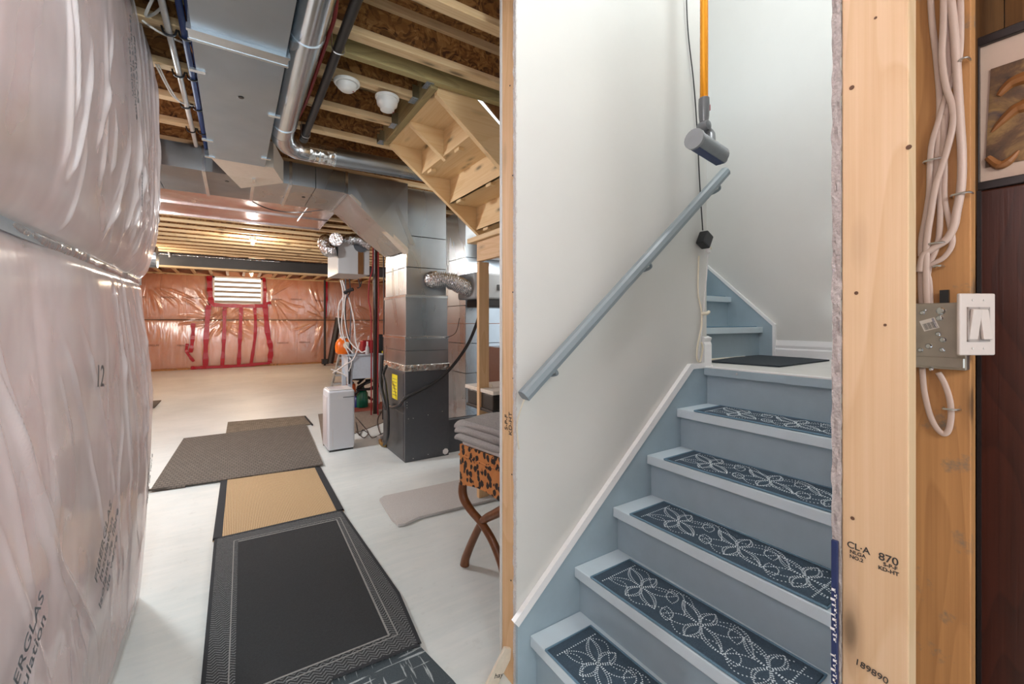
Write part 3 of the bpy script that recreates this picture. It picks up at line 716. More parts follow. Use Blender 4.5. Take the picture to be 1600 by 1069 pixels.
# mat on landing
lm = B().prism([(2.20, 1.03), (2.86, 1.08), (3.07, 1.14), (3.08, 1.50), (2.20, 1.52)], 'Z', ZL+.001, ZL+.008)
lm = B().prism([at(1108, 565, Z=ZL+.004)[:2], at(1170, 557, Z=ZL)[:2], at(1192, 556, Z=ZL)[:2], at(1296, 564.5, Z=ZL)[:2], at(1218, 574.5, Z=ZL)[:2], at(1112, 567, Z=ZL)[:2]], 'Z', ZL+.001, ZL+.009).build('landing_mat', landmat)
tag(lm, 'flat dark charcoal mat lying on the pale landing floor', 'mat')

# ---------------------------------------------------------------- stair mats with dotted flowers
def arc_pts(p0, p1, bulge_, n):
    p0, p1 = Vector((*p0, 0)), Vector((*p1, 0)); d = p1-p0; nn = Vector((-d.y, d.x, 0))
    return [p0+d*t+nn*bulge_*4*t*(1-t) for t in [i/n for i in range(n+1)]]
def stair_mat():
    root = thing('stair_mat', 'navy stair mat', 'mat', (0, 0, 0))
    W, Ln = .228, .72   # depth (x) and length (-y direction)
    B().box(.004, W-.004, -Ln+.004, -.004, .0005, .006, .002, 2).build('pile', matbase, root)
    e = B(); r = .0042
    e.tube([(0, 0, .004), (W, 0, .004), (W, -Ln, .004), (0, -Ln, .004), (0, 0, .004)], r, 6); e.build('stitched_edge', matedge, root)
    dots = []
    def curve(pts, step=.0085, r=.0026):
        acc = 0; last = pts[0]; dots.append((last.x, last.y, r))
        for q in pts[1:]:
            seg = q-last; L = seg.length
            while acc+L >= step:
                t = (step-acc)/L; last = last+seg*t; dots.append((last.x, last.y, r)); seg = q-last; L = seg.length; acc = 0
            acc += L; last = q
    def petal(c, ang, ln, wd, dbl=True):
        tip = (c[0]+ln*math.cos(ang), c[1]+ln*math.sin(ang))
        for b_ in ((wd, -wd, wd*.62, -wd*.62) if dbl else (wd, -wd)): curve(arc_pts(c, tip, b_, 24))
    cx = W/2
    for cyy in (-.155, -.40, -.62):
        c = (cx, cyy)
        for a_ in (60, 120, 240, 300): petal(c, math.radians(a_+0), .125, .20, a_ in (60, 240))
        petal(c, 0, .088, .30); petal(c, PI, .088, .30)
    for cyy in (-.28, -.515):
        petal((cx+.015, cyy), math.radians(35), .075, .28, False); petal((cx-.015, cyy), math.radians(215), .075, .28, False)
        curve([Vector((cx+.09*math.sin(t*2.2), cyy-.06+.12*t, 0)) for t in [i/20 for i in range(21)]])
    curve([Vector((.02+(W-.04)*i/20, -.045, 0)) for i in range(21)], .011, .0032)
    curve([Vector((.02+(W-.04)*i/20, -Ln+.045, 0)) for i in range(21)], .011, .0032)
    for q in (.05, W-.05): curve([Vector((q+.03*math.sin(t*20), -.05-.6*t, 0)) for t in [i/60 for i in range(61)]], .011)
    vs = []; fs = []
    for (x, y, r) in dots:
        if not (.01 < x < W-.01 and -Ln+.012 < y < -.012): continue
        k = len(vs)
        for j in range(6): vs.append((x+r*math.cos(j*PI/3), y+r*math.sin(j*PI/3), .0062))
        vs.append((x, y, .0078)); fs += [(k+j, k+(j+1) % 6, k+6) for j in range(6)]
    me = bpy.data.meshes.new('dotted_flowers'); me.from_pydata(vs, [], fs); me.update()
    o = link('dotted_flowers', me, matdot, root, Vector((0, 0, 0))); o['kind'] = 'stuff'
    return root
names = ['lowest visible step', 'second step up', 'third step up', 'fourth step up', 'fifth step below the landing']
sm = stair_mat()
for i in range(5):
    o = sm if i == 0 else dup(sm)
    o.location = (XN[i]+.001, 1.252, ZT[i]+.0008); ORG[o.name] = Vector(o.location)
    if i == 0: o.rotation_euler.z = .012
    tag(o, 'navy stair mat with white dotted flowers on the '+names[i], 'mat', 'navy mats on the lower stairs')

# ---------------------------------------------------------------- handrail, vacuum, adapter
hr = thing('handrail', 'blue grey wooden handrail sloping up the white partition wall', 'handrail', (.885, 1.27, 1.14))
pa, pb = Vector((.885, 1.285, 1.150)), Vector((2.19, 1.285, 2.222)); d = (pb-pa).normalized()
up = Vector((0, -1, 0)).cross(d).normalized(); up = up if up.z > 0 else -up
ac = Vector((0, 1, 0))
prof = [(-.022, -.020), (.022, -.020), (.026, -.004), (.020, .014), (.010, .022), (-.010, .022), (-.020, .014), (-.026, -.004)]
vs = []; 
for P_, cut in ((pa, 0), (pb, 0)):
    for (s_, t_) in prof: vs.append(P_+ac*s_+up*t_)
fs = [tuple(range(8))[::-1], tuple(range(8, 16))]+[(i, (i+1) % 8, (i+1) % 8+8, i+8) for i in range(8)]
B().poly(vs, fs).build('rail', railM, hr)
for t in (.10, .52, .94):
    P_ = pa+(pb-pa)*t
    B().tube([P_-up*.02, P_-up*.045, P_-up*.06+ac*.04, P_-up*.06+ac*.078], .007, 8, smooth=4).lathe([(.022, 0), (.024, .004), (.02, .007)], (P_-up*.06+ac*.075), 'Y', 14).build('bracket', railM, hr)
B().tube([pa-up*.012+Vector((.008, .01, 0)), pa+Vector((.012, .03, -.05)), pa+Vector((.02, .07, -.12)), pa+Vector((.035, .079, -.22))], .0025, 6, smooth=4).build('hanging_string', cordw, hr)
vc = thing('stick_vacuum', 'orange wand stick vacuum with grey floor head hanging above the handrail', 'vacuum cleaner', (1.87, 1.2, 2.2))
YV = 1.2; T = at(1100, 155, Y=YV); Tt = (T[0]+.002, YV, 3.6)
B().tube([Tt, T], .0185, 20).build('wand', goldp, vc, smooth=True)
j0 = at(1100, 153, Y=YV); j1 = at(1100, 190, Y=YV)
B().lathe([(.019, 0), (.024, -.004), (.025, -.035), (.023, -.09), (.020, -.115), (.012, -.12)], (T[0], YV, T[2]+.006), seg=20).build('neck', vacg, vc, smooth=True)
B().obox((T[0]+.022, YV-.012, T[2]-.04), (.008, .012, .03), None, .003).build('release_button', redM, vc, label='red release button')
k0 = at(1100, 198, Y=YV); hL = Vector(at(1086, 218, Y=YV-.04)); hR = Vector(at(1126, 244, Y=YV-.02))
B().lathe([(.004, -.028), (.022, -.024), (.027, -.008), (.027, .008), (.022, .024), (.004, .028)], k0, 'Y', 18).build('knuckle', vacg, vc, smooth=True)
m_ = (hL+hR)/2
B().tube([Vector(k0)+Vector((.01, 0, -.01)), Vector(k0)+Vector((.035, -.01, -.035)), m_+Vector((.01, 0, .01))], .018, 14, smooth=3, radii=[.018, .022, .026]).build('elbow', vacg, vc, smooth=True)
hd = (hR-hL).normalized()
B().tube([hL, hR], .0425, 20).build('roller_shell', vacl, vc, smooth=True)
B().tube([hL-hd*.012, hL+hd*.003], .046, 20).build('end_cap', plain('vacuum_cap', (.30, .31, .33), .25, metal=.2), vc, smooth=True)
B().tube([hR-hd*.002, hR+hd*.035+Vector((0, 0, -.012))], .017, 14).build('roller_pin', railM, vc, smooth=True)
u2 = hd.cross(Vector((0, 1, 0))).normalized(); u2 = -u2 if u2.z > 0 else u2
rotm = Matrix((hd, Vector((0, 1, 0)), hd.cross(Vector((0, 1, 0))))).transposed()
B().obox(m_+u2*.040, (hR-hL).length and ((hR-hL).length*.98, .04, .006), rotm, .002).build('sole_strip', vacblue, vc)
oc = thing('power_adapter', 'black power adapter plugged into the outlet at the partition end', 'adapter', at(1100, 380, Y=1.33))
p = Vector(at(1101, 375, Y=1.33)); R_ = Matrix.Rotation(.5, 3, 'Y')
B().obox(p, (.062, .05, .075), R_, .006).build('adapter_body', blk, oc)
B().obox(Vector(at(1104, 386, Y=1.335)), (.055, .03, .014), Matrix.Rotation(.3, 3, 'Y'), .004).build('socket_rim', cordw, oc)
B().lathe([(.008, 0), (.014, .006), (.012, .03), (.004, .036)], Vector(at(1106, 396, Y=1.33)), seg=12).build('white_plug', whitep, oc)
ck = B().tube([at(1072, -60, Y=1.345), at(1073, 10, Y=1.352), at(1076, 60, Y=1.355), at(1084, 130, Y=1.355), at(1089, 200, Y=1.352), at(1093, 280, Y=1.355), at(1098, 360, Y=1.34)], .0035, 6, smooth=6).build('charger_cord', blk)
tag(ck, 'thin black charger cord running down the white partition to the adapter', 'cord')
wc = B().tube([at(1106, 398, Y=1.335), at(1104, 430, Y=1.345), at(1101, 462, Y=1.355), at(1099, 490, Y=1.358), at(1096, 520, Y=1.352), at(1092, 550, Y=1.348), at(1092, 562, Y=1.345)], .0032, 6, smooth=6).build('extension_cord', whitep)
tag(wc, 'white cord dropping from the plug to the landing corner', 'cord')
wc = B().tube([at(1092, 400, Y=1.355), at(1091, 430, Y=1.358), at(1091, 460, Y=1.358), at(1096, 486, Y=1.358), at(1096, 510, Y=1.352), at(1090, 540, Y=1.346), at(1089, 560, Y=1.342), at(1094, 565, Y=1.34), at(1098, 545, Y=1.342), at(1096, 535, Y=1.342)], .0045, 6, smooth=6).build('extension_cord', cordw)
tag(wc, 'looped cream cord on the partition edge beside the white one', 'cord')
ho = B().tube([at(1096, 490, Y=1.36), at(1104, 490, Y=1.335), at(1108, 487, Y=1.33)], .009, 8, smooth=3).build('cord_hook', cordw); tag(ho, 'small cream hook holding the cords on the wall edge', 'hook')

# ---------------------------------------------------------------- cables on the right stud
XC = 1.309
def cable(pts, off, label, r=.0058, twist=False):
    P_ = [at(u, v, X=XC-off) for u, v in pts]
    b = B()
    if twist:
        b.tube(P_, r, 10, smooth=10)
    else: b.tube(P_, r, 10, smooth=8, flat=(1, 0, 0))
    o = b.build('electrical_cable', cableM, smooth='all')
    tag(o, label, 'cable', 'white cables stapled to the stud'); return o
cable([(1453, -30), (1456, 30), (1463, 90), (1468, 150), (1467, 200), (1463, 260), (1452, 330), (1442, 390), (1439, 440), (1441, 480)], .006, 'white cable starting leftmost at the top of the stained stud', .0058)
cable([(1475, -30), (1474, 40), (1472, 90), (1478, 135), (1488, 165), (1489, 195), (1478, 240), (1462, 290), (1455, 330), (1448, 380), (1447, 440), (1449, 480)], .016, 'white cable bending over the others in the middle of the bundle', .0062)
cable([(1478, -30), (1480, 60), (1482, 110), (1480, 160), (1474, 220), (1470, 290), (1468, 360), (1462, 390), (1452, 415), (1448, 450), (1452, 480)], .007, 'straight white cable behind the crossing one in the bundle', .0056)
cable([(1500, -30), (1501, 50), (1498, 95), (1488, 125), (1478, 150), (1466, 190), (1456, 225), (1453, 260), (1452, 300), (1446, 340), (1440, 372), (1439, 400)], .009, 'white cable crossing from upper right to lower left of the bundle', .0056)
cable([(1482, -30), (1488, 20), (1491, 50), (1494, 90), (1497, 140), (1500, 190), (1503, 240), (1502, 290), (1495, 330), (1490, 355), (1478, 375), (1458, 388), (1443, 400), (1438, 425)], .012, 'thick twisted printed white cable, rightmost of the bundle', .0075, True)
cable([(1474, 180), (1476, 260), (1476, 310), (1484, 350), (1488, 380), (1475, 402), (1455, 413), (1446, 418), (1452, 440), (1454, 480)], .008, 'short white cable sweeping below the lowest staple', .0052)
cable([(1441, 575), (1444, 610), (1452, 645), (1462, 667), (1474, 678), (1482, 672), (1486, 650), (1484, 625), (1476, 600), (1466, 582)], .007, 'white cable looping below the switch box on the stud', .0056)
for (u, v, w_) in ((1456, 250, 22), (1500, 303, 22), (1463, 380, 20), (1505, 92, 10), (1484, 640, 18), (1464, 416, 10)):
    p = Vector(at(u, v, X=XC-.020)); d = w_*.0012
    o = B().tube([p+Vector((.018, d*.6, 0)), p+Vector((0, d*.45, 0)), p+Vector((0, -d*.45, .001)), p+Vector((.018, -d*.6, 0))], .0022, 6, smooth=3).build('cable_staple', screwM)
    tag(o, {250: 'metal staple over the left cables, highest of the left row', 303: 'metal staple over the thick twisted cable', 380: 'metal staple over the cables just above where they fan left', 92: 'small metal staple at the top of the stud', 640: 'metal staple on the cable loop below the switch box', 416: 'small bent staple just above the switch box'}[v], 'staple', 'cable staples on the stud')
for (u, v, s_, n) in ((1489, 60, 'NMD90', 0), (1497, 130, '14/2', 0), (1501, 195, 'CSA', 0), (1481, 620, 'NMD90', 0)):
    p = at(u, v, X=XC-.0205)
# switch box
sb = thing('light_switch', 'white double rocker switch on a galvanised box fixed to the stained stud', 'light switch', (1.28, .27, 1.4))
b0 = at(1438, 478, X=1.302); 
B().box(1.285, 1.311, .2290, .3175, 1.318, 1.462, .003, 2).box(1.281, 1.287, .232, .316, 1.322, 1.345, .002, 1).build('metal_box', boxgalv, sb)
for (u, v, r) in ((1470, 486, .008), (1468, 497, .006), (1441, 489, .005), (1466, 522, .005), (1473, 531, .006), (1451, 541, .006), (1438, 547, .005), (1472, 547, .005), (1455, 577, .004), (1489, 571, .005), (1446, 485, .003)):
    p = at(u, v, X=1.285); B().lathe([(r, 0), (r, -.001), (r*.7, -.003), (r*.5, -.0032)], (p[0], p[1], p[2]), 'X', 12).build('knockout', steel_s, sb)
pc = Vector(at(1452, 507, X=1.2842)); Rx = Matrix.Rotation(-.35, 3, 'X')
stk = B().obox(pc, (.0008, .026, .024), Rx).build('box_label', stickerM, sb, label='white barcode sticker')
for k in range(9): B().obox(pc+Rx @ Vector((-.0006, .003+.0009-.0021*k+.006, -.003)), (.0004, .0011 if k % 3 else .0006, .014), Rx).build('barcode_line', inkM, stk)
text('IBERVILLE', .0052, plain('label_blue', (.03, .05, .2), .5), stk, pc+Rx @ Vector((-.0007, -.009, 0)), Rx @ Vector((0, 0, -1)), Rx @ Vector((0, -1, 0)), 'lettering', .0001)
B().box(1.292, 1.302, .258, .272, 1.462, 1.490).build('cable_clamp', blk, sb)
PX = 1.262
swm = plain('switch_white', (.56, .50, .47), .35, var=.01); pl = B().obox((1.268, .2135, 1.4155), (.078, .0075, .126), Matrix.Rotation(-.52, 3, 'Z'), .003, 3).build('cover_plate', swm, sb)
Rz = Matrix.Rotation(-.52, 3, 'Z'); c0 = Vector((1.268, .2135, 1.4155))
fr = B()
for (a_, b_, c_, d_) in ((-.024, .024, .031, .035), (-.024, .024, -.035, -.031), (-.024, -.0215, -.035, .035), (.0215, .024, -.035, .035), (-.0012, .0012, -.035, .035)):
    fr.obox(c0+Rz @ Vector(((a_+b_)/2, -.0045, (c_+d_)/2)), (b_-a_, .003, d_-c_), Rz)
fr.build('rocker_frame', plain('frame_shadow', (.34, .30, .28), .4), sb)
for s_, tl in ((-1, .13), (1, -.13)):
    B().obox(c0+Rz @ Vector((s_*.0114, -.007, 0)), (.0195, .006, .062), Rz @ Matrix.Rotation(tl, 3, 'X'), .0015).build('rocker', swm, sb)
for a_ in (-.012, .012):
    for z_ in (-.049, .049): B().lathe([(.002, 0), (.002, -.001)], c0+Rz @ Vector((a_, -.0042, z_)), 'Y', 8).build('screw', trimw, sb)
# cabinet and picture on the right
cbn = thing('dark_cabinet', 'tall dark red brown wooden cabinet behind the stained stud', 'cabinet', (1.6, 0, 0))
B().box(1.50, 1.95, -.75, .2495, .02, 1.735, .004, 2).build('body', darkwood, cbn)
B().box(1.494, 1.50, .2430, .2500, .02, 1.735).build('edge_strip', frameblk, cbn)
pt = thing('framed_picture', 'framed painting with cream mat standing on the dark cabinet', 'picture', (1.52, -.1, 1.736))
y0, y1, z0, z1 = -.46, .250, 1.7365, 2.105
for a_ in ((y0, y1, z0, z0+.020), (y0, y1, z1-.022, z1), (y0, y0+.02, z0, z1), (y1-.003, y1, z0, z1)):
    B().box(1.500, 1.522, a_[0], a_[1], a_[2], a_[3], .002, 1).build('frame_rail', frameblk, pt)
B().box(1.512, 1.516, y0+.01, y1-.002, z0+.01, z1-.015).build('picture_mat', picmat, pt)
pg = B().prism([(-.40, 1.79), (.2385, 1.79), (.2295, 2.022), (-.40, 2.022)], 'X', 1.5085, 1.5115).build('painting', paintM, pt)
for pts, r in (([(1549, 207), (1565, 190), (1585, 172), (1600, 165), (1625, 150)], [.002, .008, .012, .014, .016]), ([(1543, 246), (1560, 258), (1576, 252), (1592, 235)], [.006, .010, .009, .002]), ([(1560, 150), (1580, 130), (1610, 118)], [.005, .012, .016])):
    B().tube([at(u, v, X=1.508) for u, v in pts], .005, 8, smooth=6, radii=r).build('painted_curl', petalM, pg)
wd = B().box(2.3, 2.36, -1.5, .316, 0, 3.0).build('wall_board', brownwall); struct(wd, 'brown board wall behind the cabinet', 'wall'); wd.name = 'wall_brown'
pp = B().box(1.92, 1.98, .16, .19, 2.0, 3.0).build('black_pole', frameblk); tag(pp, 'black upright bar above the framed painting', 'pole')
pp = B().box(1.88, 1.95, .215, .226, 2.0, 3.0).build('brown_batten', brownwall); tag(pp, 'brown batten beside the black bar above the painting', 'batten')
# scrap board by the stud foot
sc_ = thing('scrap_board', 'pale scrap board with stamped writing leaning at the partition foot', 'board', (.85, 1.33, 0))
Rb = Matrix.Rotation(.5, 3, 'Y') @ Matrix.Rotation(.15, 3, 'X')
B().obox((.868, 1.425, .065), (.055, .012, .17), Rb, .002).build('board', plain('scrap_pine', (.72, .64, .52), .7, var=.1), sc_)
text('hay', .028, inkM, sc_, Vector((.868, 1.425, .065))+Rb @ Vector((.008, -.0065, -.02)), Rb @ Vector((1, 0, .3)), Rb @ Vector((-.3, 0, 1)), 'stamp')

# ---------------------------------------------------------------- stairs seen from below
us = thing('stair_underside', 'unpainted underside of the upper wooden staircase hanging above the furnace room', 'stairs', (1.4, 2.8, 2.5))
def zs(x): return 2.79-.783*(x-.965)
def stringer(y0, y1, x0=1.0, x1=2.14, hgt=.31):
    return B().prism([(x0, zs(x0)), (x1, zs(x1)), (x1, zs(x1)+hgt), (x0, min(3.0, zs(x0)+hgt))], 'Y', y0, y1)
stringer(2.345, 2.383).build('stringer', stairply['X'], us); stringer(3.222, 3.26).build('stringer', stairply['X'], us)
B().prism([(1.0, zs(1.0)+.005), (1.262, zs(1.262)+.015), (1.262, 2.97), (1.0, 2.97)], 'Y', 2.80, 2.838).build('stringer', stairply['X'], us)
for n in range(1, 6):
    xa = 1.0+.245*(n-1); z = 3.0-.192*n
    B().box(xa-.005, xa+.262, 2.384, 3.221, z-.026, z).build('tread', stairply['Y'], us)
    B().box(xa+.245, xa+.262, 2.384, 3.221, z-.192-.026, z-.026).build('riser', stairply['Y'], us)
B().box(1.0, 1.02, 2.384, 3.221, 2.78, 2.98).build('riser', stairply['Y'], us)
for n in range(1, 5):
    for (yy, w_) in ((3.10, .06), (2.62, .05)):
        xa = 1.0+.245*n; z = 3.0-.192*(n+1)
        B().box(xa-.014+.02, xa+.045, yy-w_, yy+.02, z-.05, z-.0265, .003, 1).build('glue_block', stairply['X'], us)
B().prism([(1.25, zs(1.25)+.30), (2.14, zs(2.14)+.30), (2.14, 3.0), (1.25, 3.0)], 'Y', 2.345, 2.36).build('side_board', brownwall, us)
# support wall under stairs
sw = thing('support_frame', 'short pine stud frame holding up the stair underside', 'frame', (1.7, 3, 0))
B().box(1.63, 1.72, 2.98, 3.02, 0, 1.90, .002, 1).build('post', pine['Z'], sw)
B().box(1.63, 1.668, 1.50, 3.02, 1.905, 2.06, .002, 1).build('header', pine['Y'], sw)
B().box(1.60, 1.74, 1.50, 3.13, 2.062, 2.10, .002, 1).build('top_plate', joistw['Y'], sw)

# ---------------------------------------------------------------- ducts and pipes
bd = thing('ceiling_duct', 'wide flat grey rectangular duct running away under the joists', 'duct', (.02, 2.5, 2.6))
xa, xb = -.142, .190; zb, zt = 2.585, 2.785
for (y0, y1, e) in ((-1.0, 1.2, .0), (1.2, 2.13, .0), (2.145, 3.70, .004)):
    B().box(xa-e, xb+e, y0, y1, zb, zt).build('duct_section', ductm, bd)
for yy in (1.2, 2.137):
    B().box(xa-.012, xb+.012, yy-.034, yy+.034, zb-.010, zt).build('drive_seam', steel_s, bd)
    B().box(xa-.016, xb+.016, yy-.044, yy-.028, zb-.014, zb+.01).box(xa-.016, xb+.016, yy+.028, yy+.044, zb-.012, zb+.01).build('seam_lip', steel_s, bd)
B().box(xa-.004, xb+.004, 1.545, 1.552, zb-.002, zb+.01).build('cross_crease', ductm, bd)
for (x_, y_) in ((xa, 2.45), (xb, 2.75), (xa, 3.35), (xb, 3.5), (xa, 3.68)):
    B().box(x_-.03, x_+.03, y_-.012, y_+.012, zb-.006, zb+.004).build('hanger_strap', steel_s, bd)
B().lathe([(.012, 0), (.014, -.001), (.012, -.003)], (.03, 2.62, zb), seg=14).build('plug', blk, bd)
# takeoff between duct and trunk
B().poly([(xa, 3.69, zb+.002), (xb+.06, 3.69, zb+.002), (xb+.16, 4.08, zb+.012), (.05, 4.36, zb-.010), (xa+.1, 4.1, zb+.01), (xa, 3.69, zt), (xb+.06, 3.69, zt), (xb+.16, 4.08, zt), (xa+.1, 4.1, zt), (.05, 4.36, zt)],
         [(0, 1, 2, 3, 4), (5, 6, 7, 9, 8), (0, 1, 6, 5), (1, 2, 7, 6), (2, 3, 9, 7), (3, 4, 8, 9), (4, 0, 5, 8)]).build('takeoff', plain('cream_sheet', (.62, .55, .47), .45, metal=.5), bd)
tk = thing('trunk_duct', 'galvanised trunk duct crossing under the joists to the furnace plenum', 'duct', (.3, 4.4, 2.6))
ZTB = 2.6
for (x0, x1) in ((-2.9, -.52), (-.515, -.20), (-.195, .13), (.14, .40), (.41, .60), (.605, .86)):
    B().box(x0, x1, 4.09 if x0 > .1 else 4.10, 4.84, ZTB, 2.79).build('duct_section', steel if x0 > -.1 else steel_shade, tk)
for xx in (-.198, .135, .405, .86):
    B().box(xx-.012, xx+.012, 4.075, 4.85, ZTB-.012, 2.79).build('drive_seam', steel_s, tk)
for (x_, y_) in ((.55, 4.45), (-.05, 4.3)):
    B().lathe([(.014, 0), (.016, -.001), (.014, -.003)], (x_, y_, ZTB), seg=14).build('plug', blk, tk)
B().poly([(.87, 4.10, ZTB), (.87, 4.84, ZTB), (1.440, 4.84, 2.15), (1.440, 4.10, 2.13), (.87, 4.10, 2.79), (.87, 4.84, 2.79), (1.44, 4.84, 2.79), (1.44, 4.10, 2.79), (1.13, 4.085, 2.36), (1.15, 4.86, 2.37)],
         [(0, 1, 9, 8), (8, 9, 2, 3), (0, 8, 4), (8, 3, 7), (8, 7, 4), (1, 5, 9), (9, 5, 6), (9, 6, 2), (4, 7, 6, 5), (0, 4, 5, 1), (3, 2, 6, 7)]).build('elbow_transition', steel, tk)
B().poly([(.885, 4.093, 2.588), (.905, 4.093, 2.60), (1.442, 4.093, 2.15), (1.442, 4.093, 2.10), (.885, 4.16, 2.588), (.905, 4.16, 2.60), (1.442, 4.22, 2.15), (1.442, 4.22, 2.10)],
         [(0, 1, 2, 3), (4, 5, 6, 7), (0, 1, 5, 4), (1, 2, 6, 5), (2, 3, 7, 6), (3, 0, 4, 7)]).build('edge_flange', plain('cream_flange', (.60, .56, .50), .35, metal=.6), tk)
for q, w_ in ((1.02, .03), (1.22, .05)): B().poly([(q, 4.094, 2.72), (q+w_, 4.094, 2.72), (q+.25+w_, 4.094, 2.34-(q-1.02)*.8), (q+.25, 4.094, 2.34-(q-1.02)*.8), (q, 4.10, 2.72), (q+w_, 4.10, 2.72), (q+.25+w_, 4.10, 2.34-(q-1.02)*.8), (q+.25, 4.10, 2.34-(q-1.02)*.8)],
         [(0, 1, 2, 3), (4, 5, 6, 7), (0, 1, 5, 4), (1, 2, 6, 5), (2, 3, 7, 6), (3, 0, 4, 7)]).build('cross_crease', steel, tk)
FX0, FX1, FY0, FY1 = 1.444, 1.925, 4.195, 4.946
pm = thing('furnace_plenum', 'tall galvanised plenum standing on the furnace', 'duct', (1.68, 4.5, .92))
for (z0, z1, m_, e) in ((.965, 1.125, steel, -.004), (1.128, 1.25, steel, -.004), (1.27, 1.675, steel, -.012), (1.70, 1.98, steel, -.022), (1.985, 2.30, steel, -.022), (2.305, 2.79, steel, -.022)):
    B().box(FX0-e, FX1+e, FY0-e, FY1+e, z0, z1, .002, 1).build('plenum_section', m_, pm)
B().box(FX0-.01, FX1+.01, FY0-.01, FY1+.01, .918, .985, .006, 2).build('foil_band', foil_tape, pm)
B().box(FX0-.004, FX1+.004, FY0-.006, FY1+.006, 1.248, 1.275, .003, 1).build('flange_band', steel_s, pm)
B().box(FX0+.006, FX1-.006, FY0+.006, FY1-.006, 1.672, 1.703, .003, 1).build('flange_band', steel_s, pm)
for xx in (1.50, 1.68, 1.86): B().lathe([(.007, 0), (.007, -.004), (.004, -.006)], (xx, FY0-.006, 1.262), 'Y', 8).build('screw', screwM, pm)
B().box(FX0+.018, FX0+.034, FY0+.012, FY0+.022, 1.99, 2.72).build('corner_cleat', steel_s, pm)
fu = thing('furnace', 'dark grey gas furnace cabinet standing on the floor', 'furnace', (1.68, 4.57, 0))
B().box(FX0, FX1, FY0, FY1, .0, .918, .004, 2).build('cabinet', furn, fu)
B().box(FX0-.004, FX0, FY0+.04, FY1-.04, .50, .90, .002, 1).build('access_door', plain('furnace_door', (.062, .066, .072), .34, metal=.3), fu)
B().box(FX0-.004, FX0, FY0+.04, FY1-.04, .03, .49, .002, 1).build('access_door', MATS['furnace_door'], fu)
yl = B().box(FX0-.0055, FX0-.004, 4.42, 4.60, .60, .86).build('yellow_label', yellow, fu, label='yellow sticker')
for k in range(6): B().box(FX0-.0062, FX0-.0055, 4.44, 4.58, .64+.034*k, .645+.034*k).build('print_line', inkg, yl)
for (x_, z_) in ((1.47, .44), (1.52, .44), (1.68, .455), (1.84, .475), (1.455, .58), (1.455, .61), (1.455, .555), (1.52, .03), (1.68, .045)):
    B().lathe([(.005, 0), (.005, -.002)], (x_+.01, FY0, z_), 'Y', 8).build('screw', screwM, fu)
B().lathe([(.03, 0), (.034, -.004), (.02, -.006)], (1.885, FY0, .045), 'Y', 7).build('white_patch', trimw, fu)
rb = thing('return_duct', 'tall galvanised return air duct behind the furnace with low boot', 'duct', (2.4, 4.8, 0))
for (z0, z1) in ((.36, .80), (.805, 1.16), (1.165, 1.40), (1.405, 1.62), (1.625, 1.98), (2.0, 2.2), (2.205, 2.79)):
    B().box(2.33, 2.85, 4.6, 5.3, z0, z1, .002, 1).build('duct_section', steel, rb)
B().box(2.318, 2.86, 4.588, 5.31, 1.975, 2.005).build('drive_seam', steel_s, rb)
B().box(1.93, 2.5, 4.26, 5.2, 0, .36, .003, 1).build('boot', furn, rb); B().box(1.93, 2.6, 4.3, 5.2, .36, .368).build('boot_top', steel_s, rb)
# flex duct (corrugated)
def flex(name, pts, r, label, parent=None, mat=foil, n=16, rid=.15):
    P_, _ = spline([Vector(p) for p in pts], n*2)
    rad = [r*(1+rid*math.sin(i*1.57)+.09*(random.random()-.5)) for i in range(len(P_))]
    o = B().tube(P_, r, 16, radii=rad).build(name, mat, parent, smooth='all')
    if parent is None: tag(o, label, 'duct')
    return o
flex('flexible_duct', [(1.74, 4.21, 1.865), (1.76, 4.12, 1.86), (1.87, 4.06, 1.85), (2.0, 4.04, 1.80), (2.09, 4.04, 1.775)], .078, 'crinkled silver flexible duct from plenum to ventilator box')
er = thing('ventilator_box', 'grey heat recovery ventilator hanging behind the pine post', 'ventilator', (2.4, 4.1, 1.8))
B().box(2.08, 2.75, 3.9, 4.3, 1.665, 1.94, .02, 3).build('housing', plain('ventilator_grey', (.30, .31, .32), .5, var=.02), er)
B().lathe([(.085, 0), (.09, .01), (.085, .03)], (2.05, 4.06, 1.775), 'X', 24).build('duct_collar', MATS['ventilator_grey'], er)
B().box(2.18, 2.7, 3.92, 4.28, 1.58, 1.665, .01, 2).build('tray', blk, er)
B().box(2.12, 2.17, 3.885, 3.9, 1.82, 1.97).build('control_tag', whitep, er)
B().box(2.35, 2.39, 3.893, 3.9, 1.76, 1.82).build('dark_switch', blk, er)
wbx = B().box(2.55, 2.95, 4.2, 4.5, 2.18, 2.48, .01, 2).build('white_panel_box', whitep); tag(wbx, 'white panel box high behind the stair underside', 'panel')
jug = B().lathe([(.13, 0), (.13, .1), (.125, .12), (.13, .14), (.13, .3), (.10, .34), (.04, .36), (.03, .40)], (2.35, 3.6, 1.18), seg=20).build('water_bottle', plain('clear_bottle_plastic', (.55, .55, .57), .15), smooth=True); tag(jug, 'large clear ribbed bottle behind the pine post', 'bottle')
stnd = B().box(2.15, 2.55, 3.4, 3.8, 0, 1.175, .01, 2).build('brown_stand', plain('brown_plastic_wrap', (.18, .09, .06), .25, bump=.5), ); tag(stnd, 'dark brown wrapped stand under the clear bottle', 'stand')
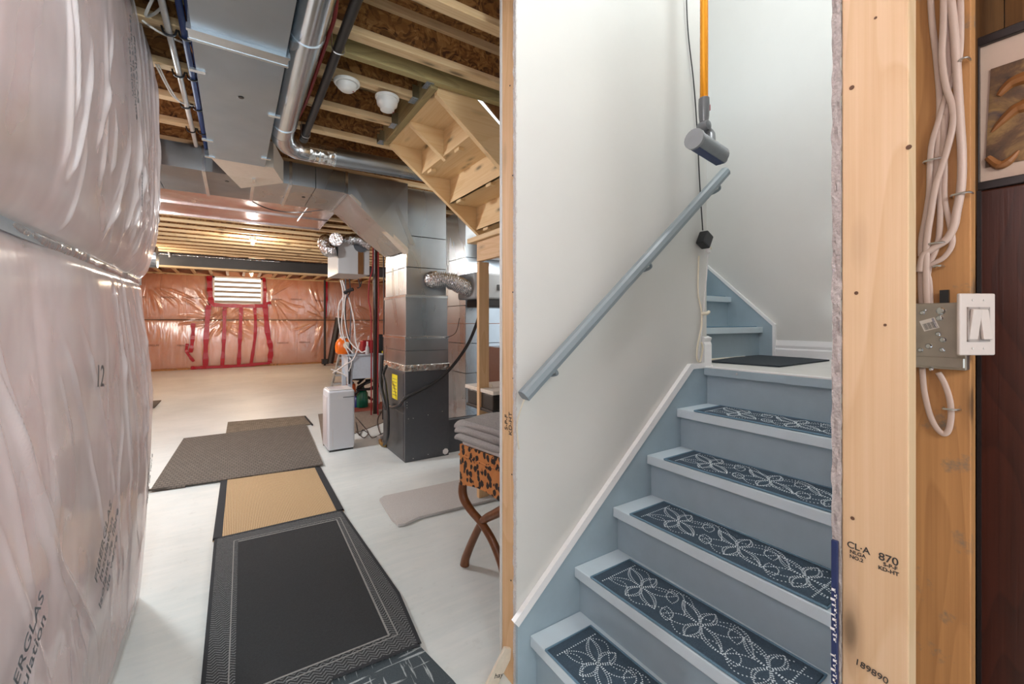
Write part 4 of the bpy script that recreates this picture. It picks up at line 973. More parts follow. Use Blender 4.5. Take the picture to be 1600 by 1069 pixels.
# galvanised round pipe with elbow
rp = thing('round_duct', 'shiny round galvanised duct running beside the flat duct and turning right', 'duct', (.28, 2.5, 2.68))
XP, ZP, RP = .267, 2.690, .071; YP = 3.58
def rtube(pts, nm, m_=steel_s, r=RP): return B().tube(pts, r, 32).build(nm, m_, rp, smooth=True)
rtube([(XP, -.8, ZP), (XP, 1.62, ZP)], 'pipe_section'); rtube([(XP, 1.6, ZP), (XP, 3.2, ZP)], 'pipe_section')
for yy in (1.62, 2.05, 3.05): rtube([(XP, yy-.006, ZP), (XP, yy+.006, ZP)], 'pipe_seam', r=RP+.004)
R2 = .20; el = [(XP+R2-R2*math.cos(t), 3.2+.0+R2*1.9*math.sin(t)*1.0, ZP+.03*t/1.57) for t in [PI/2*i/4 for i in range(5)]]
rtube(el, 'elbow')
ye = el[-1][1]; ze = el[-1][2]
rtube([(XP+R2-.01, ye, ze), (.66, ye, ze)], 'pipe_section', foil_tape); rtube([(.655, ye, ze), (1.75, ye, ze+.02)], 'pipe_section', steel)
for xx in (.55, .66): rtube([(xx-.005, ye, ze), (xx+.005, ye, ze)], 'pipe_seam', r=RP+.004)
def pipe(name, pts, r, m_, label, seg=10, smooth=0, cat='pipe', group=None):
    o = B().tube(pts, r, seg, smooth=smooth).build(name, m_, smooth=True); return tag(o, label, cat, group)
bp = thing('gas_pipe', 'black iron pipe running under the joists beside the round duct', 'pipe', (.42, 2.4, 2.72))
B().tube([(.415, .4, 2.722), (.415, 3.33, 2.722)], .022, 14).build('pipe_run', postM, bp, smooth=True)
B().tube([(.415, 3.28, 2.722), (.415, 3.36, 2.722)], .028, 14).tube([(.415, 3.33, 2.70), (.415, 3.33, 2.81)], .025, 14).build('elbow_fitting', postM, bp, smooth=True)
B().tube([(.39, 2.16, 2.80), (.388, 2.15, 2.71), (.415, 2.15, 2.694), (.442, 2.15, 2.71), (.442, 2.16, 2.80)], .003, 6, smooth=3).build('hanger', screwM, bp)
B().tube([(.39, 3.25, 2.80), (.388, 3.25, 2.71), (.415, 3.25, 2.694), (.442, 3.25, 2.71), (.442, 3.25, 2.80)], .003, 6, smooth=3).build('hanger', screwM, bp)
pipe('red_water_pipe', [at(529, -60, Z=2.77), at(524, 20, Z=2.77), at(512, 60, Z=2.765), at(497, 105, Z=2.765), at(478, 160, Z=2.77), at(463, 190, Z=2.77), at(459, 205, Z=2.78)], .009, redp, 'red plastic water pipe squeezed between the round duct and black pipe', smooth=5)
pipe('white_water_pipe', [(-.262, .3, 2.782), (-.258, 2.2, 2.782), (-.25, 3.2, 2.782), (-.245, 4.09, 2.782)], .014, pvc, 'straight white pipe clipped under the joists at left', smooth=3)
pipe('blue_water_pipe', [(-.200, .3, 2.780), (-.198, 2.2, 2.782), (-.19, 3.2, 2.782), (-.182, 4.09, 2.782)], .014, bluep, 'blue plastic water pipe, left one of the pair beside the flat duct', smooth=3)
pipe('blue_water_pipe', [(-.172, .3, 2.788), (-.170, 2.2, 2.790), (-.165, 3.2, 2.79), (-.158, 4.09, 2.79)], .011, bluep, 'thinner blue water pipe hugging the flat duct side', smooth=3)
for i, yy in enumerate([y for y in ys if 1.9 < y < 4.0]):
    for xx, lb_ in ((-.255, 'white'), (-.192, 'blue')):
        o = B().tube([(xx-.028, yy, 2.80), (xx-.02, yy, 2.772), (xx, yy, 2.764), (xx+.02, yy, 2.772), (xx+.028, yy, 2.80)], .005, 6, smooth=3).build('pipe_clip', pexclip)
        tag(o, 'black clip holding the %s pipe to the %s joist from the near end' % (lb_, ['first', 'second', 'third', 'fourth', 'fifth', 'sixth'][i]), 'clip', 'black pipe clips')
pipe('orange_wire', [at(270, -40, Z=2.79), at(279, 20, Z=2.79), at(286, 50, Z=2.78), at(298, 75, Z=2.785), at(311, 105, Z=2.79)], .0035, orangew, 'thin orange wire crossing the blue pipe', 6, 5, 'wire')
pipe('ceiling_cable', [at(222, 32, Z=2.79), at(245, 48, Z=2.77), at(270, 60, Z=2.79), at(306, 75, Z=2.80)], .005, pvc, 'white cable strung across the first left joist bay', 6, 5, 'cable', 'white cables in the joist bays')
pipe('ceiling_cable', [at(243, 100, Z=2.80), at(258, 130, Z=2.76), at(272, 152, Z=2.76), at(290, 163, Z=2.78), at(318, 168, Z=2.80)], .005, pvc, 'white cable sagging below the second left joist', 6, 5, 'cable', 'white cables in the joist bays')
pipe('ceiling_cable', [at(247, 100, Z=2.80), at(264, 135, Z=2.75), at(280, 158, Z=2.76), at(296, 166, Z=2.79)], .004, pvc, 'thinner white cable beside the sagging one', 6, 5, 'cable', 'white cables in the joist bays')
pipe('ceiling_cable', [at(243, -10, Z=2.80), at(232, 12, Z=2.78), at(228, 25, Z=2.77), at(240, 22, Z=2.8), at(252, 12, Z=2.82)], .006, pvc, 'grey bent cable at the top of the left wall', 6, 5, 'cable', 'white cables in the joist bays')
pipe('black_wire', [at(383, 304, Z=2.76), at(400, 318, Z=2.70), at(430, 329, Z=2.66), at(470, 332, Z=2.64), at(516, 326, Z=2.62)], .006, blk, 'black wire sagging under the reflective panning', 6, 6, 'wire')
pipe('white_wire', [at(486, 318, Z=2.74), at(478, 328, Z=2.70), at(465, 345, Z=2.72)], .008, whitep, 'short white wire end hanging under the panning', 6, 4, 'wire')
pipe('dangling_wires', [(at(243, 385, Y=11.1)[0], 11.19, 2.84), at(252, 388, Y=11.1), at(262, 392, Y=11.1), at(265, 402, Y=11.1)], .016, whitep, 'white wire end curling beside the far steel beam', 6, 5, 'wire')
wq = at(246, 402, Y=8.2); wh = B().lathe([(.16, 0), (.17, .1), (.16, .9)], wq, 'X', 20).tube([(wq[0]+.3, wq[1], wq[2]+.1), (wq[0]+.3, wq[1], 2.80)], .01, 6).build('round_pipe_end', steel); wh.location = (-.9, 0, 0); tag(wh, 'grey round duct end showing beside the left wall corner', 'duct')
# smoke alarms
def alarm(c, prof, label):
    t = thing('smoke_alarm', label, 'smoke alarm', c, 'round white ceiling alarms')
    B().lathe([(.02, .0), (.070, 0), (.070, -.010), (.066, -.016)], c, seg=32).build('base_ring', shell, t, smooth=True)
    B().lathe(prof, c, seg=32).build('dome', shell, t, smooth=True)
    B().lathe([(.055, -.0155), (.0565, -.0175), (.055, -.0195)], c, seg=32).build('vent_slot', plain('alarm_slot', (.25, .25, .25), .6) if 'alarm_slot' not in MATS else MATS['alarm_slot'], t)
    B().lathe([(.004, 0), (.005, -.002)], (c[0]+.03, c[1]-.02, c[2]-prof[-1][1]*-1), seg=8).build('led', redM, t)
    return t
alarm(Vector(at(542, 128, Z=2.775)), [(.056, -.014), (.056, -.020), (.050, -.036), (.034, -.050), (.012, -.055)], 'round white smoke alarm, the left flatter one between joists')
t = alarm(Vector(at(605, 152, Z=2.775)), [(.060, -.012), (.062, -.03), (.058, -.05), (.044, -.062), (.040, -.08), (.020, -.09), (.006, -.092)], 'round white alarm with clear lens, the right one by the hanger')
# ---------------------------------------------------------------- bulbs
for (p, m_, lb_) in (((.254, 8.07, 2.69), bulbM, 'glowing white bulb among the yellow lit joists'), ((.388, 13.24, 2.66), bulbW, 'glowing warm bulb above the far window')):
    t = thing('ceiling_bulb', lb_, 'lamp', p, 'bare ceiling bulbs')
    B().lathe([(.004, -.022), (.020, -.014), (.024, 0), (.018, .016), (.012, .03)], (p[0]+.0, p[1], p[2]+.0), seg=16).build('bulb', m_, t, smooth=True).visible_shadow = True
    B().lathe([(.03, .03), (.05, .05), (.05, .11)], p, seg=16).build('lamp_holder', shell, t, smooth=True)

# ---------------------------------------------------------------- things round the furnace
dh = thing('dehumidifier', 'tall white portable dehumidifier standing before the laundry tub', 'dehumidifier', (1.0, 5.15, 0))
D0 = (.853, 4.975); 
B().box(.855, 1.135, 4.975, 5.30, .015, .665, .022, 4).build('body', dehw, dh)
B().box(.849, .856, 5.02, 5.26, .05, .60, .003, 1).build('side_grille', applsil, dh)
B().box(.87, 1.12, 4.99, 5.285, .664, .676, .008, 2).build('top_rim', whitep, dh)
B().box(.89, 1.04, 5.04, 5.25, .673, .679, .003, 1).build('top_tray', applsil, dh)
B().box(1.01, 1.125, 4.970, 4.976, .585, .592).build('panel_slot', inkg, dh)
B().box(.90, .906, 4.972, 4.976, .06, .25).build('level_window', applsil, dh)
B().box(.87, 1.12, 4.985, 5.29, 0, .018).build('foot_base', blk, dh)
hv = thing('hanging_ventilator', 'white metal air exchanger hanging from the ceiling beyond the plenum', 'ventilator', (1.5, 7.3, 2.2))
B().box(1.325, 1.80, 6.893, 7.74, 2.165, 2.70, .008, 2).build('housing', plain('exchanger_white', (.52, .54, .56), .35, var=.01), hv)
B().lathe([(.10, 0), (.11, -.01), (.11, -.02)], (1.66, 6.893, 2.62), 'Y', 20).build('round_vent', inkg, hv)
B().box(1.62, 1.70, 6.88, 6.893, 2.17, 2.72).build('brown_strap', brownwall, hv)
pipe('foil_flexible_duct', [(1.40, 7.15, 2.66), (1.36, 7.0, 2.68), (1.28, 6.8, 2.66)], .10, foil, 'crumpled foil duct, leftmost above the white air exchanger', 14, 6, 'duct', 'crumpled foil ducts')
flex('foil_flexible_duct', [(1.22, 7.3, 2.72), (1.18, 7.1, 2.62), (1.20, 6.9, 2.50), (1.30, 6.86, 2.50)], .09, 'crumpled foil duct bulging at the left side of the exchanger', rid=.13)
flex('foil_flexible_duct', [(1.42, 7.2, 2.66), (1.50, 6.95, 2.69), (1.62, 6.86, 2.70), (1.8, 6.84, 2.62)], .085, 'crumpled foil duct arching over the exchanger top', rid=.13)
pipe('metal_bracket', [at(497, 383, D=7.3), at(510, 372, D=7.3)], .012, blk, 'short black bracket left of the air exchanger', 6, 0, 'bracket')
# drain stack and pipes
pipe('drain_stack', [(*at(586.5, 640, D=6.6)[:2], 0), (*at(586.5, 372, D=6.6)[:2], 2.8)], .036, plain('brown_black_stack', (.03, .015, .012), .35), 'dark vertical drain stack beside the plenum', 14)
pipe('vertical_red_pipe', [(*at(580, 500, D=6.5)[:2], 0), at(580, 500, D=6.5), at(576, 470, D=6.5), at(577, 440, D=6.5), at(582, 420, D=6.5), at(583, 380, D=6.5)], .010, redp, 'thin red pipe curving beside the dark stack', 8, 5)
pipe('vertical_red_pipe', [(*at(590.5, 640, D=6.5)[:2], 0), at(590.5, 560, D=6.5), at(591.5, 470, D=6.5), at(591, 380, D=6.5)], .010, redp, 'straight red pipe right against the dark stack', 8, 3)
pipe('white_standpipe', [(*at(605.5, 640, D=6.0)[:2], 0), (*at(605.5, 400, D=6.0)[:2], 2.6)], .026, pvc, 'white plastic standpipe touching the plenum edge', 12)
pipe('thin_black_cable', [(*at(598, 640, D=6.2)[:2], 0), at(599, 560, D=6.2), at(600, 470, D=6.2), at(599, 400, D=6.2)], .009, blk, 'thin black cable beside the white standpipe', 6, 4, 'cable')
wires = [([(532, 438), (536, 455), (536, 480), (534, 510), (541, 538), (552, 552)], whitep), ([(535, 438), (540, 458), (538, 490), (545, 530), (560, 548)], whitep), ([(540, 436), (541, 455), (548, 480), (547, 520), (545, 560), (545, 600)], inkg),
         ([(546, 436), (547, 456), (540, 470), (541, 510), (548, 545), (546, 600)], blk), ([(538, 462), (529, 480), (531, 515), (538, 538), (549, 565), (545, 580)], whitep), ([(545, 465), (553, 500), (556, 535), (564, 550), (572, 548)], whitep), ([(560, 436), (562, 448), (558, 450)], blk), ([(565, 440), (563, 448)], blk), ([(520, 583), (540, 570), (553, 560), (562, 535)], whitep)]
for i, (pts, m_) in enumerate(wires):
    pipe('hanging_cable', [at(u, v, D=6.7) for u, v in pts], .011 if m_ is whitep else .009, m_, ('white' if m_ is whitep else 'dark')+' cable in the bundle below the air exchanger, '+['leftmost strand', 'second white strand', 'grey strand reaching the dehumidifier', 'black strand reaching the dehumidifier', 'strand bowing far left', 'strand bowing right to the tub', 'short end at the box', 'shortest end at the box', 'strand crossing before the tub'][i], 8, 5, 'cable', 'cable bundle below the air exchanger')
pipe('cable_tie', [at(538, 458, D=6.6), at(545, 454, D=6.6), at(552, 452, D=6.6)], .028, blk, 'black wrap tying the hanging cables together', 8, 2, 'strap')
# laundry tub
tb = thing('laundry_tub', 'pale blue white plastic laundry tub on legs beyond the dehumidifier', 'sink', (1.7, 7.2, 0))
TX0, TX1, TY0, TY1 = 1.50, 2.12, 7.0, 7.5
g = [(TX0, TY0), (TX1, TY0), (TX1, TY1), (TX0, TY1)]
B().poly([(a, b_, .90) for a, b_ in g]+[(a*.88+1.81*.12, b_*.88+7.25*.12, .52) for a, b_ in g]+[(a*.92+1.81*.08, b_*.92+7.25*.08, .90) for a, b_ in g]+[(a*.82+1.81*.18, b_*.82+7.25*.18, .55) for a, b_ in g],
         [(0, 1, 5, 4), (1, 2, 6, 5), (2, 3, 7, 6), (3, 0, 4, 7), (4, 5, 6, 7), (0, 1, 9, 8), (1, 2, 10, 9), (2, 3, 11, 10), (3, 0, 8, 11), (8, 9, 13, 12), (9, 10, 14, 13), (10, 11, 15, 14), (11, 8, 12, 15), (12, 13, 14, 15)]).build('basin', tubM, tb)
B().box(TX0-.04, TX1+.02, TY0-.03, TY0+.03, .885, .915, .006, 2).box(TX0-.04, TX0+.03, TY0, TY1, .885, .915, .006, 2).build('rim', tubM, tb)
for (x_, y_) in ((TX0+.03, TY0+.04), (TX1-.04, TY0+.04), (TX0+.03, TY1-.04), (TX1-.04, TY1-.04)):
    B().box(x_-.035, x_+.035, y_-.02, y_+.02, 0, .88, .004, 1).build('leg', tubM, tb)
def bottle(name, c, prof, m_, label, cat='bottle', sq=None, cap=None):
    t = thing(name, label, cat, c); b = B().lathe(prof, c, seg=18)
    if sq: bmesh.ops.scale(b.bm, vec=sq, verts=b.bm.verts, space=Matrix.Translation(-Vector(c)))
    b.build('container', m_, t, smooth=True)
    if cap: B().lathe([(cap[0], 0), (cap[0], cap[1])], (c[0], c[1], c[2]+prof[-1][1]), seg=14).build('cap', cap[2], t, smooth=True)
    return t
jc = at(537, 552, D=6.75); jc = (jc[0], jc[1], .917)
jt = bottle('detergent_jug', jc, [(.09, 0), (.125, .03), (.13, .12), (.12, .18), (.09, .23), (.05, .25)], orangeM, 'round orange detergent jug on the tub edge', sq=(1, .6, 1), cap=(.06, .025, whitep))
B().lathe([(.05, 0), (.055, -.004), (.02, -.006)], (jc[0]+.03, jc[1]-.075, jc[2]+.14), 'Y', 16).build('jug_label', cream, jt)
rb_ = B().box(1.74, 1.95, 7.1, 7.3, .915, 1.12, .01, 2).build('red_box', redM); tag(rb_, 'dark red box on top of the laundry tub', 'box')
rb_ = B().box(1.98, 2.05, 7.02, 7.15, .915, 1.22, .01, 2).build('black_container', blk); tag(rb_, 'slim black container behind the dark stack on the tub', 'container')
rb_ = B().box(2.10, 2.3, 7.0, 7.2, 1.0, 1.16, .02, 2).build('grey_container', plain('grey_plastic', (.12, .13, .13), .4)); rb_.location.z = -.085; tag(rb_, 'dark grey container right of the stack on the tub', 'container')
rb_ = B().box(2.02, 2.18, 6.98, 7.0, .87, .95, .004, 1).build('yellow_carton', yellow); tag(rb_, 'small yellow carton at the tub corner', 'carton')
sp = at(574, 548, D=6.7); bottle('spray_bottle', (sp[0], sp[1], .917), [(.03, 0), (.035, .02), (.03, .10), (.012, .14)], plain('clear_spray', (.5, .5, .52), .2), 'small clear spray bottle on the tub rim', cap=(.014, .06, whitep))
gb = at(566, 637, Z=0); bottle('green_bottle', (gb[0], gb[1], .002), [(.085, 0), (.095, .02), (.09, .24), (.05, .30), (.03, .34)], greenM, 'green plastic bottle on the floor under the tub', cap=(.03, .04, blk))
gb = at(556, 640, Z=0); bottle('orange_capped_bottle', (gb[0]-.02, gb[1]+.25, .002), [(.08, 0), (.09, .02), (.085, .2), (.07, .38), (.03, .42)], plain('orange_red_plastic', (.6, .10, .02), .4), 'orange bottle half hidden behind the dehumidifier', cap=(.03, .04, orangeM))
gb = at(557, 637, Z=0); bottle('blue_bottle', (gb[0], gb[1], .002), [(.055, 0), (.06, .02), (.055, .16), (.02, .2)], darkblue, 'dark blue bottle beside the green one', cap=(.02, .02, blk))
ms = B()
for k in range(9):
    p = Vector(at(572+random.uniform(-8, 14), 600+random.uniform(-16, 20), D=7.1)); ms.tube([p, p+Vector((random.uniform(-.2, .2), random.uniform(-.1, .1), random.uniform(-.12, .12))), p+Vector((random.uniform(-.2, .2), 0, random.uniform(-.2, .1)))], .022, 8, smooth=4)
o = ms.build('tangled_hose', blk); tag(o, 'tangle of black hose under the laundry tub', 'hose')
tl = B().box(1.35, 2.6, 6.95, 7.6, .0, .012).build('red_tray', plain('red_brown_tray', (.25, .06, .04), .5)); tag(tl, 'red brown tray on the floor under the tub', 'tray')
fm = B().prism([at(497, 648, Z=0)[:2], at(600, 635, Z=0)[:2], at(601, 660, Z=0)[:2], at(505, 697, Z=0)[:2]], 'Z', .001, .008).build('worn_mat', plain('worn_brown_mat', (.27, .22, .18), .9, var=.3, scale=60)); tag(fm, 'worn brown flat mat under and behind the dehumidifier', 'mat')
# step ladder
ld = thing('step_ladder', 'aluminium step ladder standing behind the laundry tub', 'ladder', (1.6, 8.4, 0))
lp = [Vector(at(516, 612, Z=0)), Vector(at(533, 545, D=8.3))]
for off in (Vector((0, 0, 0)), Vector((.32, -.1, 0))):
    B().tube([lp[0]+off, lp[1]+off*.7], .03, 6).build('rail', alum, ld)
for k in range(1, 5):
    a_ = lp[0]+(lp[1]-lp[0])*k/5; B().box(a_.x, a_.x+.3, a_.y-.12, a_.y-.02, a_.z-.02, a_.z+.02).build('step', alum, ld)
pipe('broom_handle', [at(517, 577, D=7.0), at(533, 583, D=7.0), at(545, 590, D=7.0)], .010, whitep, 'thin pale stick poking out beside the ladder', 6, 2, 'stick')
# cables by furnace
for pts, r, lb_ in (([(700, 565, 4.0), (746, 490, 4.15), (753, 475, 4.1)], .014, ''),):
    pass
pipe('black_hose', [at(748, 470, Y=4.1), at(748, 495, Y=4.1), at(730, 540, Y=4.12), at(700, 580, Y=4.12), at(670, 603, Y=4.14), at(635, 621, Y=4.15), at(625, 632, X=1.39), at(614, 637, X=1.40), at(606, 633, X=1.41)], .017, rubber, 'thick black hose sweeping down across the furnace front', 12, 8, 'hose')
pipe('black_hose', [at(604, 572, X=1.36), at(599, 585, X=1.36), at(602, 600, X=1.34), at(606, 640, X=1.34), at(606, 680, X=1.34), at(600, 695, X=1.36)], .015, rubber, 'black hose hanging down the left side of the furnace', 10, 6, 'hose')
pipe('black_hose', [at(597, 555, X=1.36), at(595, 600, X=1.34), at(600, 625, X=1.32), at(604, 640, X=1.33)], .022, rubber, 'thickest black hose behind the stack beside the furnace', 10, 6, 'hose')
pipe('thin_sensor_wire', [at(718, 497, Y=4.05), at(712, 520, Y=4.1), at(697, 528, Y=4.18)], .004, inkM, 'thin wire drooping between plenum and ventilator box', 6, 4, 'wire')
for i, pts in enumerate(([(556, 660), (561, 680), (566, 672), (574, 676), (582, 684), (596, 678), (605, 674)], [(556, 652), (566, 664), (575, 676), (568, 684), (556, 674)], [(598, 640), (590, 655), (592, 672), (598, 683)], [(600, 640), (602, 655), (603, 665)])):
    pipe('floor_cable', [at(u, v, Z=.012) for u, v in pts], .0055, blk, 'black cable on the floor by the furnace, '+['longest one reaching the wall plug', 'looped one behind the dehumidifier', 'upright curl at the furnace corner', 'short one under the hoses'][i], 6, 6, 'cable', 'black cables on the floor')
o = B().obox(at(597, 683, Z=.035), (.12, .06, .05), Matrix.Rotation(.5, 3, 'Z'), .008).build('white_power_plug', whitep); tag(o, 'white power plug block on the floor at the furnace corner', 'plug')
pipe('brass_hose_end', [at(594, 688, Z=.03), at(596, 694, Z=.03), at(604, 696, Z=.03)], .02, plain('brass', (.35, .22, .06), .35, metal=.8), 'brass coloured hose end on the floor by the furnace', 8, 3, 'fitting')
# far posts, bin
po = thing('far_steel_post', 'thin black steel post near the right end of the far wall', 'post', at(507, 571, Z=0))
B().tube([at(507.5, 571, Z=0.001), (*at(507.5, 571, Z=0)[:2], 2.80)], .035, 12).build('shaft', postM, po)
B().obox(Vector(at(508, 565, D=14.0)), (.2, .2, .16), None, .01).build('foot_plate', postM, po)
o = B().tube([at(516, 568, D=14.0), at(529, 497, D=14.2)], .10, 8).build('leaning_plank', postM); tag(o, 'thick black beam leaning against the far wall by the post', 'beam')
bn = thing('storage_bin', 'white bin with blue lid peeking past the left wall corner', 'bin', at(224, 606, Z=0))
c = Vector(at(218, 640, Z=0)); 
B().obox(c+Vector((-.12, .2, .16)), (.36, .4, .32), None, .02).build('lower_bin', plain('grey_bin', (.35, .33, .34), .5), bn)
B().obox(c+Vector((-.12, .2, .52)), (.34, .4, .36), None, .02).build('bin_body', binw, bn); B().obox(c+Vector((-.12, .2, .715)), (.37, .43, .035), None, .01).build('lid', binblue, bn)
# desk
dk = thing('desk', 'dark desk with pale top behind the leopard bench', 'desk', (1.9, 3.2, 0))
B().box(1.64, 2.3, 2.78, 3.25, .865, .895, .004, 2).build('desk_top', marble, dk)
B().box(1.65, 2.28, 2.80, 3.22, .74, .862, .008, 2).build('apron', deskM, dk); B().box(1.64, 2.29, 2.79, 3.23, .72, .745, .006, 2).build('moulding', deskM, dk)
for (x_, y_) in ((2.2, 2.83), (2.2, 3.19)): B().box(x_-.02, x_+.02, y_-.02, y_+.02, 0, .72, .003, 1).build('leg', deskM, dk)
o = B().lathe([(.012, 0), (.014, .02), (.006, .03)], (1.72, 2.95, .896), seg=10).build('small_bottle', cream); tag(o, 'tiny cream bottle on the desk top', 'bottle')
o = B().box(1.80, 1.95, 2.86, 2.95, .896, .918, .008, 2).build('dark_case', blk); tag(o, 'small dark case on the desk top by the post', 'case')

# ---------------------------------------------------------------- bench
P0 = Vector((1.095, 2.235, 0)); E1 = Vector((.155, -.988, 0)); E2 = Vector((.988, .155, 0)); BL, BD = .42, .66
def bp_(s_, d_, z_): return P0+E1*s_+E2*d_+Vector((0, 0, z_))
bn = thing('leopard_bench', 'leopard print bench with curved crossed wooden legs beside the partition', 'bench', P0)
N_ = 12; bot = [(BL*i/N_, .478+.030*math.sin(PI*i/N_)) for i in range(N_+1)]; pr = bot+[(BL, .715), (0, .715)]; n = len(pr)
B().poly([bp_(a, 0, b_) for a, b_ in pr]+[bp_(a, BD, b_) for a, b_ in pr], [tuple(range(n)), tuple(range(2*n-1, n-1, -1))]+[(i, (i+1) % n, (i+1) % n+n, i+n) for i in range(n)]).build('upholstered_box', leo, bn)
B().tube([bp_(0, BD, .655), bp_(-.002, -.003, .655), bp_(BL, -.003, .655)], .006, 6).build('piping', leo, bn)
RB_ = Matrix((E1, E2, Vector((0, 0, 1)))).transposed()
B().obox(bp_(BL/2+.004, BD/2, .728), (BL-.01, BD-.01, .036), RB_, .016, 3).build('seat_pad', cushw, bn)
LA = [(.0, .482), (-.004, .43), (.02, .385), (.09, .345), (.17, .315), (.27, .25), (.35, .15), (.385, .05), (.39, .012)]
LB = [(.40, .49), (.36, .45), (.29, .40), (.20, .34), (.15, .28), (.10, .20), (.055, .12), (.02, .05), (.012, .012)]
for dd in (.022, BD-.03):
    for k, Lg in enumerate((LA, LB)):
        B().tube([bp_(a, dd+.004*k, z) for a, z in Lg], .019, 12, smooth=5, radii=[.024, .026, .025, .022, .021, .022, .023, .025, .028]).build('leg', walnut, bn, smooth=True)
bk = thing('knitted_blanket', 'folded grey ribbed knit blanket lying on the leopard bench', 'blanket', bp_(0, 0, .747))
for i, (z0, h, s0) in enumerate(((.748, .040, -.035), (.784, .042, -.055), (.822, .044, -.075))):
    n, m = 90, 28; b = B(); vs = []; fs = []
    for i2 in range(n):
        t = i2/(n-1)
        for j in range(m):
            a_ = 2*PI*j/m; ca, sa = math.cos(a_), math.sin(a_)
            sx_ = abs(ca)**.35*(1 if ca > 0 else -1); sz_ = abs(sa)**.8*(1 if sa > 0 else -1)
            dd = -.03+.01*i+(BD-.1)*t; xc = (s0+BL)/2; hw = (BL-s0)/2*(1-.10*abs(2*t-1)**4)
            q = xc+hw*sx_+.006*math.sin(t*9+i); z = z0+h/2+sz_*(h/2)*(1+.12*math.sin(t*230))+.004*math.sin(t*11+i*2)
            if q < .03: z -= (.03-q)**1.5*1.5
            vs.append(bp_(q, dd, z))
    for i2 in range(n-1):
        for j in range(m): fs.append((i2*m+j, i2*m+(j+1) % m, (i2+1)*m+(j+1) % m, (i2+1)*m+j))
    fs += [tuple(range(m)), tuple(range((n-1)*m, n*m))]
    b.poly(vs, fs).build('fold', knit, bk, smooth='all')

# ---------------------------------------------------------------- rugs
r = thing('black_rug', 'charcoal woven rug with patterned border, nearest large one on the floor', 'rug', (.28, 2.6, 0))
x0, x1, y0, y1 = -.105, .672, 1.60, 3.345
def quadslab(P4, z0, z1, sub=10, wob=.004):
    """rug slab from 4 floor corners with slightly uneven edges"""
    P4 = [Vector((*p[:2], 0)) for p in P4]; out = []
    for i in range(4):
        a, b_ = P4[i], P4[(i+1) % 4]; nn = (b_-a).normalized().cross(Vector((0, 0, 1)))
        for k in range(sub): t = k/sub; q = a+(b_-a)*t+nn*wob*mnoise.noise(Vector((t*5+i*7, 3, i)))*min(1, k); out.append((q.x, q.y))
    return B().prism(out, 'Z', z0, z1)
def inset(P4, d0, d1, d2, d3):
    (ax, ay), (bx, by), (cx, cy), (dx, dy) = [p[:2] for p in P4]
    return None
Q = [(-.102, 3.345), (.668, 3.345), (.672, 1.775), (-.100, 1.50)]
Q = [(-.102, 3.35), (.667, 3.345), (.690, 1.62), (-.103, 1.40)]
Q = [at(337, 848, Z=0)[:2], at(533, 803, Z=0)[:2], at(622, 934, Z=0)[:2], at(656, 1015, Z=0)[:2], at(520, 1069, Z=0)[:2], at(505, 1100, Z=0)[:2], (-.10, 1.55)]
B().prism([q for q in Q], 'Z', .016, .024).build('woven_border', rug_edge, r)
ins = [(-.02, 3.24), (.565, 3.235), (.555, 2.05), (.545, 1.86), (.02, 1.66), (-.02, 1.66)]
A_ = at(372, 853, Z=0)[:2]; B_ = at(526, 818, Z=0)[:2]; C_ = at(608, 1002, Z=0)[:2]; D_ = at(440, 1069, Z=0)[:2]; E_ = at(367, 1100, Z=0)[:2]
inn = [A_, B_, C_, D_, E_]
B().prism(inn, 'Z', .0245, .0262).build('centre_panel', rug_black, r)
def line(a, b_, w_, z, m_, par, nm='border_line'):
    a = Vector((*a, 0)); b_ = Vector((*b_, 0)); d = (b_-a).normalized(); n = Vector((-d.y, d.x, 0))*w_/2
    B().prism([(a+n)[:2], (b_+n)[:2], (b_-n)[:2], (a-n)[:2]], 'Z', z, z+.0012).build(nm, m_, par)
for k in range(4): line(inn[k], inn[k+1], .008, .0258, rug_line, r)
off = [(A_[0]-.022, A_[1]+.03), (B_[0]+.028, B_[1]+.03), (C_[0]+.034, C_[1]-.016), (D_[0]+.012, D_[1]-.030)]
for k in range(3): line(off[k], off[k+1], .005, .0246, rug_line, r)
line(off[0], (E_[0]-.022, E_[1]), .005, .0246, rug_line, r)
for k in range(4): line(Q[k], Q[k+1], .016, .0235, bindblk, r, 'edge_binding')
line(Q[0], (-.10, 1.55), .016, .0235, bindblk, r, 'edge_binding')
r = thing('tan_rug', 'tan sisal rug with black binding between the grey and black rugs', 'rug', (.3, 3.9, 0))
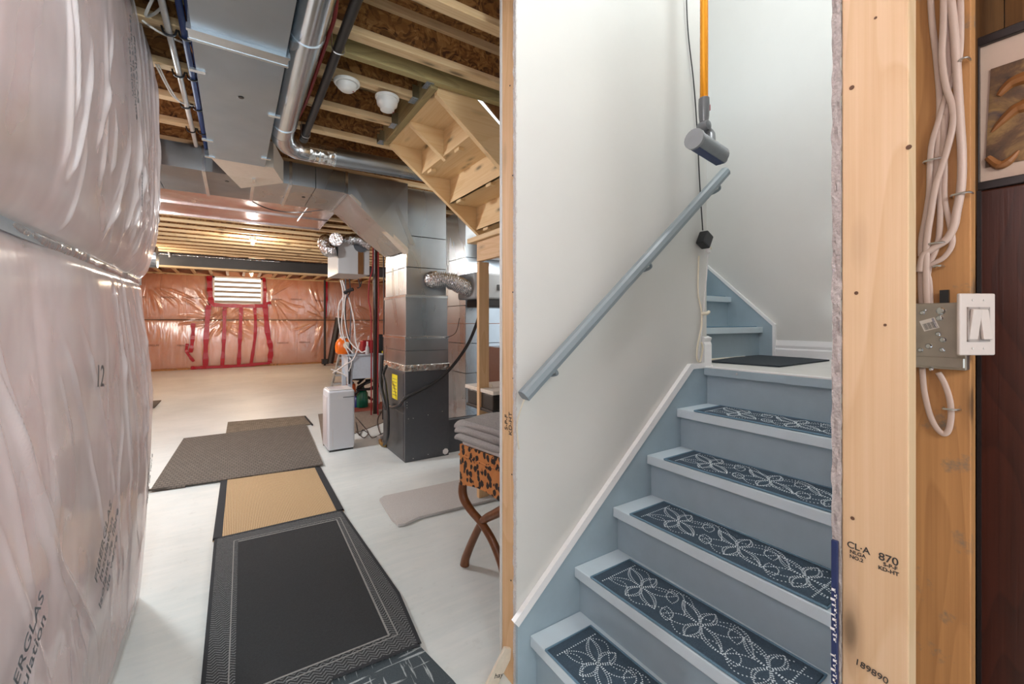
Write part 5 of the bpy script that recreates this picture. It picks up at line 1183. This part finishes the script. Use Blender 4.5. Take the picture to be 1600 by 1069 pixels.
Q = [at(345, 753, Z=0)[:2], at(500, 731, Z=0)[:2], at(538, 801, Z=0)[:2], at(332, 849, Z=0)[:2]]
B().prism(Q, 'Z', .008, .0155).build('sisal_field', rug_tan, r)
for k, w_ in ((0, .02), (1, .05), (2, .03), (3, .05)):
    a, b_ = Vector(Q[k]), Vector(Q[(k+1) % 4]); cen = Vector((.3, 3.95)); n = (cen-(a+b_)/2).normalized()*w_*.5
    line((a+n)[:], (b_+n)[:], w_, .0156, bindblk, r, 'edge_binding')
r = B().prism([at(287, 688, Z=0)[:2], at(478, 665, Z=0)[:2], at(505, 729, Z=0)[:2], at(430, 742, Z=0)[:2], at(235, 770, Z=0)[:2]], 'Z', .016, .025)
r = r.build('grey_rug', rug_grey); tag(r, 'large grey brown woven rug beyond the tan one', 'rug')
r2 = B().tube([(-.60, 4.63, .02), (-.35, 4.60, .014)], .012, 8).build('curled_corner', rug_grey); r2.parent = r
r = B().prism([at(356, 661, Z=0)[:2], at(477, 651, Z=0)[:2], at(487, 664, Z=0)[:2], at(352, 684, Z=0)[:2]], 'Z', .006, .0145).build('checked_rug', rug_grey2); tag(r, 'small tan and brown checked rug, farthest of the row', 'rug')
e = B().tube([at(477, 651, Z=.02), at(488, 664, Z=.02)], .012, 6).build('curled_edge', bindblk); e.parent = r
r = B().prism([at(520, 1069, Z=0)[:2], at(655, 1014, Z=0)[:2], at(708, 1069, Z=0)[:2], (.74, 1.35), (.2, 1.35), (.2, 1.8)], 'Z', .004, .0155).build('tweed_rug', rug_plaid); tag(r, 'blue grey tweed plaid rug under the black rug at the bottom', 'rug')
mp = [(593, 784), (600, 779), (660, 766), (720, 753), (790, 748), (800, 775), (778, 782), (700, 801), (655, 812), (632, 823), (622, 824), (612, 815)]
r = B().prism([at(u, v, Z=0)[:2] for u, v in mp], 'Z', .004, .022).build('bath_mat', shag); tag(r, 'light grey shaggy mat on the floor left of the bench', 'mat')
r = B().obox((-1.6, 9.5, .01), (1.0, .8, .012)).build('dark_floor_mat', rug_grey); tag(r, 'dark mat lying at the far left corner of the floor', 'mat')
